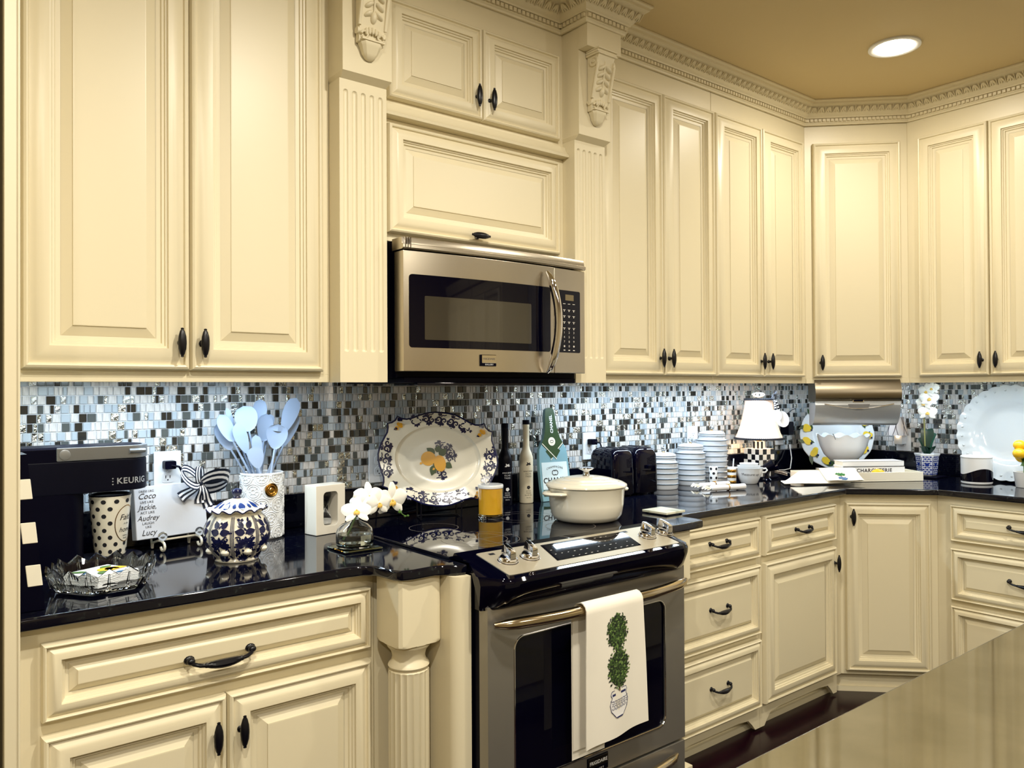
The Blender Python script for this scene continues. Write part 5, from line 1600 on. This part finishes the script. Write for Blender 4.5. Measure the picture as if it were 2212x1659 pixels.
for k in range(26):
    a = rr_.uniform(-.4, 3.6); L = rr_.uniform(.02, .045); d_ = Vector((math.cos(a), rr_.uniform(-.6, .2), math.sin(a) * .9))
    mb.tube([(0, 0, 0), tuple(d_ * L * .5 + Vector((0, 0, .004))), tuple(d_ * L + Vector((rr_.uniform(-.008, .008), 0, -.006)))], [.0014, .001, .0005], 5)
for k in range(6):
    a = rr_.uniform(3.6, 6.0); L = .045; d_ = Vector((math.cos(a), -.3, math.sin(a)))
    mb.tube([(0, 0, 0), tuple(d_ * L * .5 + Vector((.006, 0, 0))), tuple(d_ * L)], .0009, 5)
mb.build('feather', mat('grey_feather', (96, 98, 108), .8), RBW)
RBT = T('ribbon_puff', 'puff of white ribbon on top of the lampshade under the cabinet', 'ribbon', (LP.x, LP.y, CT + .40))
mb = MB()
for k in range(9):
    a = k * .7; pts = [(0, 0, 0.002)] + [(.030 * math.cos(a) * math.sin(t), .030 * math.sin(a) * math.sin(t), .004 + .018 * (1 - math.cos(t)) * .6) for t in (.5, 1.0, 1.6, 2.2, 2.8)]
    mb.tube(pts, .006, 6, flat=.3)
mb.build('ribbon_loop', WHITEP, RBT)
# small black ornament at the lamp's foot
q = gz(1657, 1038, CT + .001)
OB = T('black_scoop', 'small glossy black ornament with flared mouth at the foot of the lamp', 'ornament', q, facing(q))
MB().lathe([(0, 0), (.020, 0), (.022, .004), (.014, .012), (.011, .030), (.014, .042), (.012, .05), (0, .052)], 20).build('foot', BLACKG, OB)
m = MB(); m.lathe([(.0, -.02), (.014, -.018), (.020, 0), (.030, .030), (.033, .040), (.029, .040), (.016, .004), (0, 0)], 20); m.xf(Matrix.Translation((-.004, -.004, .062)) @ Matrix.Rotation(1.1, 4, 'Y')); m.build('flared_mouth', BLACKG, OB)
m = MB(); m.lathe([(.0, -.02), (.012, -.015), (.006, .012), (.014, .035), (0, .03)], 12); m.xf(Matrix.Translation((.018, 0, .055)) @ Matrix.Rotation(1.3, 4, 'Y')); m.build('tail', BLACKG, OB)

# adapter and cords
p = gy(1703, 925, YW - .05)
AD = T('power_adapter', 'black power adapter plugged in beside the lampshade', 'adapter', (p.x, YW - .013, p.z))
MB().prism(rrect(-.026, .026, -.036, .036, .010), -.055, -.0025, lambda x, z, a: (x, a, z)).build('adapter_body', BLACKP, AD, bevel=.003)
MB().tube([(0, -.03, .036), (.002, -.03, .062), (.016, -.03, .085), (.05, -.028, .098), (.10, -.02, .105)], .002, 8).build('cord', BLACKP, AD)
q0 = gz(1672, 1014, CT + .004)
CO = tag(MB().tube([tuple(v) for v in (gy(1706, 960, YW - .03), gy(1710, 990, YW - .05), gz(1707, 1012, CT + .012), gz(1695, 1015, CT + .004), gz(1672, 1016, CT + .004), gz(1690, 1020, CT + .004), gz(1700, 1023, CT + .004))], .0028, 8).build('lamp_cord', WHITEP), 'white lamp cord dropping from the tiles onto the worktop', 'cord')

# marble coaster beside the range
MC = T('marble_coaster', 'pale marble tile coaster on the worktop beside the range knobs', 'coaster', (2.203, 1.883, CT + .001), .02)
MB().box(-.052, .052, -.056, .056, .003, .011).build('tile', mat('pale_marble', (222, 220, 200), .25, var=((150, 160, 140), 14, .5, .7)), MC, bevel=.001, seg=1)
for sx in (-1, 1):
    for sy in (-1, 1): MB().lathe([(.006, 0), (.006, .0032)], 10, (sx * .04, sy * .044, 0)).build('felt_pad', INK, MC)
# ================================================================== the corner
# lemon plate leaning in the corner
cp_ = at_depth(1806, 4.30)
LPT = T('lemon_plate', 'round white plate with painted lemons leaning in the corner', 'plate', (cp_.x, cp_.y, CT + .002), facing(cp_))
R = .187; tiltp = Matrix.Translation((0, 0, R + .003)) @ Matrix.Rotation(-.16, 4, 'X')
pp = [(0, -.012), (.08, -.012), (.108, -.010), (.118, -.004), (.128, .0), (.165, .005), (.184, .008), (.187, .006), (.184, .003), (.12, -.010), (.08, -.018), (0, -.018)]
mb = MB(); mb.lathe(pp, 64, rf=lambda a, z: 1 + .008 * math.cos(14 * a)); mb.map(lambda x, y, z: tiltp @ Vector((x, -z, y))); mb.build('plate', mat('plate_grey', (214, 216, 216), .2), LPT)
rr_ = random.Random(4)
PLT = [mat('plate_yellow', (226, 190, 50), .3), mat('plate_green', (44, 66, 30), .3), NAVY]
for k in range(13):
    dm = MB(); a = 2 * PI * k / 13; r = .152; x, y = r * math.cos(a), r * math.sin(a)
    for _ in range(2): leaf2d(dm, x + rr_.uniform(-.02, .02), y + rr_.uniform(-.02, .02), rr_.uniform(.035, .06), .0105, rr_.uniform(0, 6.3), .0, 1)
    disc(dm, x, y, .024, .017, rr_.uniform(0, 3), 16, .0006, 0); disc(dm, x + .012 * math.cos(a * 3), y + .018 * math.sin(a * 2), .016, .013, rr_.uniform(0, 3), 14, .0009, 0)
    disc(dm, x + .02, y - .012, .006, n=8, z=.0008, mi=2)
    dm.map(lambda x, y, z: tiltp @ Vector((x, -(.0022 + z + float(np.interp(math.hypot(x, y), [.1, .118, .128, .165, .187], [-.008, -.003, .001, .006, .008]))), y)))
    dm.build('painted_lemon', PLT, LPT, fix=False, smooth=0)

# white pedestal bowl
pb = at_depth(1820, 4.045)
PB = T('pedestal_bowl', 'white ruffled pedestal bowl in front of the lemon plate', 'bowl', (pb.x, pb.y, CT + .001), 0)
PB.scale = (1, 1, 1.15)
bp_ = [(0, 0), (.060, 0), (.062, .004), (.045, .012), (.020, .026), (.017, .040), (.030, .052), (.062, .066), (.092, .092), (.112, .130), (.124, .168), (.128, .178), (.122, .178), (.106, .132), (.086, .096), (.055, .074), (0, .066)]
rings = []
for i, (r, z) in enumerate(bp_):
    k = max(0, (z - .12) / .06); rings.append([(r * (1 + .03 * k * math.cos(10 * a)) * math.cos(a), r * (1 + .03 * k * math.cos(10 * a)) * math.sin(a), z + .007 * k * math.cos(10 * a)) for a in [2 * PI * j / 80 for j in range(80)]])
MB().loft(rings).build('bowl', WHITE, PB)
MB().tube([(-.10, -.02, .150), (-.14, -.03, .182), (-.150, -.03, .188)], .0022, 8).build('serving_pick', CHROME, PB)

# serving tray with books and lemon
A = gz(1856, 1041, CT + .001); B_ = gz(1995, 1039, CT + .001); rz = math.atan2(B_.y - A.y, B_.x - A.x); TL = (B_ - A).length
TRY = T('serving_tray', 'low white rectangular serving tray holding the books beside the towel', 'tray', A, rz)
mb = MB(); th = .008; D = .15; x0 = -.27
MB().box(x0, TL, 0, D, 0, th).build('base', IVORY, TRY, bevel=.001, seg=1)
for a, b, c, d_ in ((x0, TL, 0, th), (x0, TL, D - th, D), (x0, x0 + th, th, D - th), (TL - th, TL, th, D - th)): MB().box(a, b, c, d_, th, .044).build('rim', IVORY, TRY, bevel=.001, seg=1)
BK = T('cookbook', 'white book with black lettered spine lying in the serving tray', 'book', A, rz)
def book(t, z0, z1, x0, x1, y0, y1):
    MB().box(x0, x1, y0, y1, z0, z0 + .003).box(x0, x1, y0, y1, z1 - .003, z1).box(x0, x1, y0, y0 + .003, z0, z1).build('cover', WHITEP, t, smooth=0)
    MB().box(x0 + .003, x1 - .003, y0 + .003, y1 - .004, z0 + .003, z1 - .003).build('pages', mat('paper', (228, 222, 205), .8), t, smooth=0)
book(BK, th + .022, th + .060, -.060, TL - .072, .035, .135)
m = text_mb('CHARCUTERIE', .0245, bold=.0004, spacing=1.12); m.map(lambda x, y, z: (x + (TL - .13) / 2, .0342, th + .041 + y)); m.build('lettering', INK, BK, fix=False, smooth=0)
m = MB(); m.box(-.060, TL - .072, .0344, .035, th + .0225, th + .024).box(-.060, TL - .072, .0344, .035, th + .0585, th + .060); m.build('spine_line', INK, BK)
BK2 = T('cookbook', 'plain white book lying on top of the lettered book', 'book', A, rz)
book(BK2, th + .0605, th + .086, -.058, TL - .074, .038, .135)
BKS = T('wooden_block', 'pale wooden block under the books in the serving tray', 'block', A, rz); MB().box(-.05, TL - .085, .05, .13, th + .0005, th + .0215).build('block', mat('pale_wood', (190, 160, 110), .6), BKS)
# sugared lemon half
lc = gz(1906, 1022, CT + .02)
LMN = T('lemon', 'yellow lemon half lying in the serving tray before the books', 'lemon', (A + (B_ - A) * .33).to_tuple(), rz)
m = MB(); m.ball((0, .0215, th + .026), .036, .0125, .024, 18); m.build('fruit', YELLOW, LMN)
MB().lathe([(0, 0), (.004, .001), (.002, .006), (0, .007)], 8, (0, 0, 0)).map(lambda x, y, z: (.0355 + z, .0215 + x, th + .026 + y)).build('nub', YELLOW, LMN)

# tea towel draped over the tray end
def sheet(name, label, fn, thick=.0025, nu=26, nv=18, m=LINEN):
    t = T(name, label, 'towel', fn(.5, .0))
    o = Vector(t.location); mb = MB()
    mb.grid(lambda u, v: tuple(Vector(fn(u, v)) - o), nu, nv)
    mb.grid(lambda u, v: tuple(Vector(fn(u, v)) - o + Vector((0, 0, thick))), nu, nv)
    mb.build('cloth', m, t, fix=False, smooth=60)
    return t, o
TR_M = Matrix.Translation(A) @ Matrix.Rotation(rz, 4, 'Z')       # serving tray frame
def drape(x, y, lift):
    top = .0475 * max(0, min(1, (x + .345) / .07))
    h = .003 + (top) * max(0, min(1, (y + .075) / .069)) ** 1.25
    return TR_M @ Vector((x, y, h + lift))
def tw1(u, v):
    return drape(-.40 + .32 * u + .03 * v * (1 - u), -.085 + .115 * v, .002 * math.sin(9 * u + 3 * v) * (1 - v) * u + .002)
TT, to_ = sheet('tea_towel', 'folded white tea towel spread on the worktop beside the lamp cord', tw1)
def tw2(u, v):
    x = -.19 + .175 * u - .012 * v; y = -.086 + .112 * v
    return drape(x, y, .0105 + .0012 * math.sin(8 * u) * (1 - v))
TT2, t2o = sheet('tea_towel', 'white tea towel printed with a green and blue topiary over the other towel', tw2, .005)
m = MB()
for k in range(60):
    a, r = rnd.uniform(0, 6.28), math.sqrt(rnd.random()); disc(m, .47 + .12 * r * math.cos(a), .42 + .07 * r * math.sin(a), .02, .016, 0, 6, 0, 0)
stroke(m, [(.47, .34), (.47, .28)], .012, 0, 2)
for y0, w0 in ((.26, .10), (.21, .13), (.17, .12)): stroke(m, [(.47 - w0, y0), (.47 - w0 * .3, y0 + .03), (.47 + w0 * .4, y0 - .02), (.47 + w0, y0 + .01)], .03, 0, 1)
stroke(m, [(.40, .12), (.54, .12)], .05, 0, 1)
m.map(lambda x, y, z: Vector(tw2(x, y)) - t2o + Vector((0, 0, .0075))); m.build('topiary_print', [mat('print_green', (50, 120, 60), .6), mat('print_blue', (60, 110, 170), .6), INK], TT2, fix=False, smooth=0)

# dispenser under the corner cabinet
dp = at_depth(1853, 3.83)
DS = T('wrap_dispenser', 'silver under-cabinet wrap dispenser below the diagonal corner cabinet', 'dispenser', (dp.x, dp.y, 0), -PI / 4)
DW = .20
MB().prism([(.13, 1.292), (.004, 1.292), (-.006, 1.30), (-.012, 1.318), (-.012, 1.338), (-.006, 1.362), (.006, 1.388), (.016, RAIL + .0212), (.13, RAIL + .0212)], -DW, DW, lambda y, z, a: (a, y, z)).build('top_housing', mat('bronze_steel', (128, 118, 100), .3, 1), DS, smooth=40)
pr = [(.10, 1.288), (-.010, 1.288), (-.016, 1.278), (-.014, 1.262), (.0, 1.222), (.022, 1.192), (.045, 1.178), (.10, 1.176)]
mb = MB().prism(pr, -DW + .002, DW - .012, lambda y, z, a: (a, y, z)); dd = mb.build('flip_door', mat('silver_plastic', (168, 170, 172), .35, .5), DS, bevel=.003)
MB().box(-DW, DW, -.004, .006, 1.283, 1.295).build('cutter_bar', mat('silver_plastic', (168, 170, 172), .35, .5), DS, bevel=.002)
MB().prism(rrect(-.026, .026, 1.291, 1.304, .005), -.006, .0, lambda x, z, a: (x, a, z)).build('latch_plate', CHROME, DS)
MB().prism(rrect(-.022, .022, 1.2935, 1.3015, .003), -.0075, -.005, lambda x, z, a: (x, a, z)).build('latch_slot', BLACKP, DS)
m = MB(); m.loft([[(.05 * math.cos(t), -.0172, 1.282 - .026 * math.sin(t)) for t in [PI * i / 16 for i in range(17)]], [(.05 * math.cos(t), -.010, 1.282 - .026 * math.sin(t)) for t in [PI * i / 16 for i in range(17)]]]); m.build('finger_grip', mat('grip_grey', (120, 120, 122), .4, .4), dd)
m = MB().tube([(-.16 + .32 * i / 16, -.0175, 1.283 - .022 * math.sin(PI * i / 16)) for i in range(17)], .0025, 6); m.build('door_lip', CHROME, dd)
for x in (-DW + .001, DW - .011): MB().prism(pr, x - .004, x + .004, lambda y, z, a: (a, y, z * 1.0)).build('end_cap', mat('silver_plastic', (168, 170, 172), .35, .5), DS)

# plug-in lamp on the right wall
nl = gx(1940, 930, XR - .06)
outlet('white wall outlet holding the small striped plug-in lamp', (XR - .001, nl.y - .005, 1.085), -PI / 2)
NL = T('plug_in_lamp', 'small plug-in night lamp with striped white shade beside the orchid', 'lamp', (XR - .013, nl.y, 1.10), -PI / 2)
MB().box(-.022, .022, -.05, -.0025, -.036, .012).build('socket_body', WHITEP, NL, bevel=.003)
shp2 = [(.052, .012), (.045, .04), (.036, .075), (.028, .108)]
nsh = MB().lathe(shp2, 40, (0, -.055, 0), cap0=False, cap1=False).build('shade', shm, NL, fix=False)
m = MB()
for k in range(12):
    a = 2 * PI * k / 12; s_ = 1 if k % 2 else -1
    m.tube([(math.cos(a + s_ * .16 * i) * (r + .0008), -.055 + math.sin(a + s_ * .16 * i) * (r + .0008), z) for i, (r, z) in enumerate(shp2)], .0013, 5)
m.build('shade_stripe', mat('stripe_grey', (70, 66, 74), .6), nsh)
MB().lathe([(.006, .0), (.006, .05), (.010, .06), (.006, .08), (0, .085)], 12, (0, -.055, 0)).build('bulb', mat('bulb_glow2', (255, 240, 220), .5, emit=((255, 226, 180), 6)), NL)

# orchid in blue and white pot
op = gz(2003, 1028, CT + .009); op = op + Vector((op.x, op.y, 0)).normalized() * .040; op.x = min(op.x, XR - .085)
tag(MB().box(-.065, .065, -.065, .065, 0, .007).build('slate_coaster', BLACKP, bevel=.001, seg=1), 'thin square black coaster under the orchid pot', 'coaster').location = (op.x - .005, op.y - .01, CT + .001)
OP = T('potted_orchid', 'white orchid with dark leaves in a blue and white six-sided pot', 'plant', (op.x, op.y, CT + .0085), facing(op))
rings = []
for r, z in ((.036, 0), (.040, .003), (.042, .008), (.050, .095), (.056, .104), (.056, .110), (.049, .110), (.046, .10), (.01, .098)):
    rings.append([(r * 1.04 * math.cos(a), r * 1.04 * math.sin(a), z) for a in [PI / 3 * j for j in range(6)]])
MB().loft(rings).build('pot', WHITE, OP, bevel=.001, seg=1)
m = MB(); rr_ = random.Random(6)
for f_ in range(6):
    a0 = PI / 3 * f_ + PI / 6 + 0; N_ = Vector((math.cos(a0), math.sin(a0), 0)); Sd = Vector((-math.sin(a0), math.cos(a0), 0))
    mm = MB()
    for i in range(5):
        for j in range(9):
            if (i + j) % 2 == 0:
                for q in range(4): leaf2d(mm, -.016 + i * .008, .010 + j * .0105, .0062, .0022, q * PI / 2 + .4 * (j % 3))
            else: disc(mm, -.016 + i * .008, .010 + j * .0105, .0026, n=8)
    disc(mm, 0, .055, .009, n=12, z=.0003); stroke(mm, [(-.021, .004), (-.0245, .094)], .002); stroke(mm, [(.021, .004), (.0245, .094)], .002)
    for v in mm.v: pass
    mm.map(lambda x, y, z: N_ * ((.0425 + (y - .008) * .092) * .902 + .0007 + z) + Sd * x + Vector((0, 0, y))); m.add(mm.v, mm.f)
m.build('painted_pattern', mat('delft_blue', (24, 44, 120), .25), OP, fix=False, smooth=0)
lfm = MAT = DKGREEN
for ang, L, W_, up_ in ((2.6, .10, .075, .10), (.5, .105, .08, .13), (-1.2, .075, .075, .05), (3.9, .07, .06, .05), (1.5, .08, .06, .16)):
    mb = MB(); d_ = Vector((math.cos(ang), math.sin(ang) * .6, 0)); s_ = Vector((-d_.y, d_.x, 0)).normalized()
    def lf(u, v):
        wv = W_ * math.sin(PI * min(1, v * .9 + .08)) ** .7; x = (2 * u - 1) * wv / 2
        return tuple(Vector((0, 0, .10)) + d_ * L * v * .55 + Vector((0, 0, up_ * math.sin(v * 1.9) * .8)) + s_ * x + Vector((0, 0, .25 * abs(x))))
    mb.grid(lf, 6, 10); mb.build('leaf', mat('leaf_teal', (36, 88, 66), .3) if ang == .5 else DKGREEN, OP, fix=False, smooth=60)
MB().tube([(-.008, 0, .10), (-.010, 0, .20), (-.012, -.005, .30), (-.004, -.015, .39), (.012, -.03, .43)], .0035, 8).build('stem', mat('stem_olive', (140, 138, 84), .5), OP)
for x, y, z, s_ in ((.004, -.025, .315, .085), (-.012, -.022, .36, .08), (.012, -.034, .385, .085), (.0, -.03, .42, .08), (.024, -.04, .435, .07)):
    orchid(OP, (x, y, z), (.0 if s_ > .08 else -.5, -1, .0), s_)

# scalloped platter leaning on the right wall
bpx = gx(2186, 920, XR - .06)
SP = T('scalloped_platter', 'big round white platter with scalloped rim leaning on the tiles', 'platter', (XR - .095, bpx.y, CT + .002), -PI / 2)
R = .223; tl = Matrix.Translation((0, 0, R + .006)) @ Matrix.Rotation(-.15, 4, 'X')
pp = [(0, -.030), (.10, -.030), (.125, -.026), (.145, -.012), (.155, -.006), (.185, .002), (.210, .006), (.222, .010), (.2235, .007), (.208, .0), (.155, -.013), (.13, -.034), (.10, -.037), (0, -.037)]
rings = [[tuple(tl @ Vector((r * (1 + (.022 * abs(math.sin(14 * a)) if r > .2 else 0)) * math.cos(a), -z - (.006 * abs(math.sin(14 * a)) if r > .2 else 0), r * (1 + (.022 * abs(math.sin(14 * a)) if r > .2 else 0)) * math.sin(a)))) for a in [2 * PI * j / 168 for j in range(168)]] for r, z in pp]
MB().loft(rings).build('plate', mat('platter_white', (192, 195, 196), .12, coat=.4), SP)
m = MB()
for k in range(28):
    a = 2 * PI * (k + .5) / 28; c = tl @ Vector((.204 * math.cos(a), -.0075, .204 * math.sin(a))); m.ball(c, .006, n=8)
m.build('rim_bead', mat('platter_white'), SP)

# black and white canister
pcn = gz(2110, 1047, CT + .001); pcn = pcn + Vector((pcn.x, pcn.y, 0)).normalized() * .06
CN = T('canister', 'white canister with wavy black lower half in front of the scalloped platter', 'canister', pcn, facing(pcn))
MB().lathe([(0, 0), (.060, 0), (.064, .003), (.065, .008), (.0655, .118), (0, .118)], 48).build('jar', WHITE, CN)
wr = wrapper([(.065, .006), (.0655, .118)], .0008)(.065)
m = MB(); n = 60; C_ = 2 * PI * .065
m.grid(lambda u, v: wr(-C_ / 2 + C_ * u, .012 + v * (.058 + .014 * math.sin(2 * PI * u * 2 + .6) - .012), 0), n, 6); m.build('black_glaze', BLACKG, CN, fix=False, smooth=60)
cl = MB().lathe([(.060, .1185), (.066, .119), (.067, .123), (.065, .128), (.045, .131), (0, .132)], 48).build('lid', WHITE, CN)
MB().prism(rrect(-.016, .016, -.006, .006, .004), .131, .146).build('lid_handle', WHITE, cl, bevel=.002)

# lemon topiary at the frame's edge
lt = at_depth(2212, 3.52)
LT = T('lemon_topiary', 'small potted topiary of yellow lemons before the scalloped platter', 'plant', (lt.x, lt.y, CT + .001))
MB().lathe([(0, 0), (.034, 0), (.036, .003), (.044, .062), (.046, .068), (.040, .068), (.036, .060), (0, .055)], 32).build('pot', WHITE, LT)
MB().tube([(0, 0, .055), (0, 0, .10)], .006, 8).build('stem', GREEN, LT)
for k, (x, y, z) in enumerate(((-.030, .012, .150), (.018, -.018, .155), (.0, .02, .185), (-.004, -.028, .125), (.03, .022, .13))): MB().ball((x, y, z), .030, .026, .024, 14).build('lemon', YELLOW, LT)
for k in range(9):
    a = k * .7; m = MB(); petal(m, Vector((0, 0, .105)), Vector((math.cos(a), math.sin(a), .9)), Vector((0, 0, 1)), 0, .05, .022); m.map(lambda x, y, z: (x + .018 * math.cos(a), y + .018 * math.sin(a), z - .01)); m.build('leaf', GREEN, LT, fix=False, smooth=60)

# ================================================================== dish towel on the oven handle
TX0, TX1 = 1.180 + .262, 1.180 + .478
hy = lambda x: 1.575 - .014 - .044 * min(1, 1.25 * math.sin(PI * ((x - 1.180 - .01) / (RW - .02)))) ** .6
HZ = .776
TWL = T('dish_towel', 'cream dish towel printed with a double topiary hanging on the oven handle', 'towel', (1.60, 1.52, HZ))
o = Vector((1.60, 1.52, HZ))
def front(u, v, off=0):       # u across, v from the bar down
    x = TX0 + (TX1 - TX0) * u + (.004 - .012 * u * 0) * v + .020 * v * (u - .3)
    yb = hy(TX0 + (TX1 - TX0) * u); r = .0205
    L = .372 + .020 * (1 - u)
    s_ = v * L
    if s_ < r * PI / 2:
        a = s_ / r; return Vector((x, yb - r * math.sin(a) - off * math.sin(a), HZ + r * math.cos(a) + off * math.cos(a)))
    d_ = s_ - r * PI / 2
    wv = .004 * math.sin(2 * PI * u * 1.5 + .6) * min(1, d_ * 6)
    return Vector((x, yb - r - off + wv - .0 * d_, HZ - d_))
def back(u, v):
    x = TX0 - .010 + (TX1 - TX0 - .02) * u; yb = hy(TX0 + (TX1 - TX0) * u); r = .0205
    L = .405; s_ = v * L
    if s_ < r * PI / 2:
        a = s_ / r; return Vector((x + .010 * (1 - v), yb + r * math.sin(a), HZ + r * math.cos(a)))
    d_ = s_ - r * PI / 2
    return Vector((x, min(yb + r, 1.570), HZ - d_))
mb = MB(); mb.grid(lambda u, v: tuple(front(u, v) - o), 24, 40); mb.grid(lambda u, v: tuple(front(u, v, .0025) - o), 24, 40); mb.build('front_fold', LINEN, TWL, fix=False, smooth=60)
mb = MB(); mb.grid(lambda u, v: tuple(back(u, v) - o), 16, 40); mb.grid(lambda u, v: tuple(back(u * .62, v * (1.06)) + Vector((-.002, .003, 0)) - o), 16, 40); mb.build('back_fold', LINEN, TWL, fix=False, smooth=60)
m = MB(); rr_ = random.Random(9); TWd = TX1 - TX0
def ball_print(cx, cy, rx, ry, n):
    for k in range(n):
        a, r = rr_.uniform(0, 6.283), math.sqrt(rr_.random()); e = 1 + (.10 * rr_.random() if r > .9 else 0)
        x, y = cx + rx * r * e * math.cos(a), cy + ry * r * e * math.sin(a)
        leaf2d(m, x, y, .0075, .0022, rr_.uniform(0, 6.28), .0001 * rr_.random(), rr_.choices((0, 1, 2), (5, 4, 2))[0], 3)
    m.grid(lambda u, v: (cx + rx * .93 * v * math.cos(6.2832 * u), cy + ry * .95 * v * math.sin(6.2832 * u), -.0004), 24, 8, 0)
cx = TWd * .515
ball_print(cx, .102, .036, .046, 520); ball_print(cx + .002, .199, .038, .051, 560)
stroke(m, [(cx, .145), (cx + .001, .152)], .004, 0, 3); stroke(m, [(cx + .002, .245), (cx + .002, .262)], .0042, 0, 3)
pot = [(-.028, 0.2560), (-.031, 0.2650), (-.027, 0.2730), (-.034, 0.2910), (-.030, 0.3090), (-.018, 0.3230), (-.013, 0.3290), (.013, 0.3290), (.018, 0.3230), (.030, 0.3090), (.034, 0.2910), (.027, 0.2730), (.031, 0.2650), (.028, 0.2560)]
m.add([(cx + x, y, 0) for x, y in pot], [tuple(range(len(pot)))], 5)
stroke(m, [(cx + x, y) for x, y in pot] + [(cx + pot[0][0], pot[0][1])], .0016, .0003, 4)
stroke(m, [(cx - .026, 0.2670), (cx + .026, 0.2670)], .006, .0003, 4)
stroke(m, [(cx - .011, 0.3295), (cx + .011, 0.3295)], .004, .0003, 4)
for i in range(6):
    x0 = cx - .029 + i * .0105
    stroke(m, [(x0, 0.2830), (x0 + .008, 0.2830), (x0 + .008, 0.2910), (x0 + .003, 0.2910), (x0 + .003, 0.2870)], .0018, .0003, 4); stroke(m, [(x0, 0.2950), (x0 + .008, 0.2950), (x0 + .008, 0.3050), (x0 + .002, 0.3050), (x0 + .002, 0.3000)], .0018, .0003, 4)
stroke(m, [(cx - .033, 0.2805), (cx + .033, 0.2805)], .0016, .0003, 4); stroke(m, [(cx - .031, 0.3090), (cx + .031, 0.3090)], .0016, .0003, 4)
m.map(lambda x, y, z: front(x / TWd, y / .382, .0036 + z) - o)
m.build('topiary_print', [mat('topiary_dark', (26, 40, 18), .7), mat('topiary_mid', (58, 84, 34), .7), mat('topiary_light', (112, 140, 70), .7), mat('trunk_brown', (120, 84, 60), .7), mat('print_navy', (40, 44, 92), .6), mat('print_white', (236, 234, 232), .7)], TWL, fix=False, smooth=0)

# ================================================================== tall cabinets across the room (mirrored in the microwave and oven)
for k, (lab, y0) in enumerate((('tall cream cabinet standing across the room behind the island', -.75), ('second tall cream cabinet across the room beside the first', -1.71))):
    t = T('tall_cabinet', lab, 'cabinet', (3.60, y0, 0), -PI / 2, 'tall cabinets across the room')
    MB().box(0, .95, .0217, .62, 0, 2.24).build('body', CREAM, t)
    for a, c in ((.03, .472), (.478, .92)):
        d = panel_front(t, 'door', a, c, .95, 2.15); knob(d, .45 if a < .1 else .50, 1.02)
        d = panel_front(t, 'door', a, c, .11, .92); knob(d, .45 if a < .1 else .50, .85)
    MB().prism([(.03, 2.2402), (-.02, 2.2402), (-.03, 2.26), (-.055, 2.30), (-.06, 2.33), (.03, 2.33)], 0, .95, lambda y, z, a: (a, y, z)).build('crown', CREAM, t)
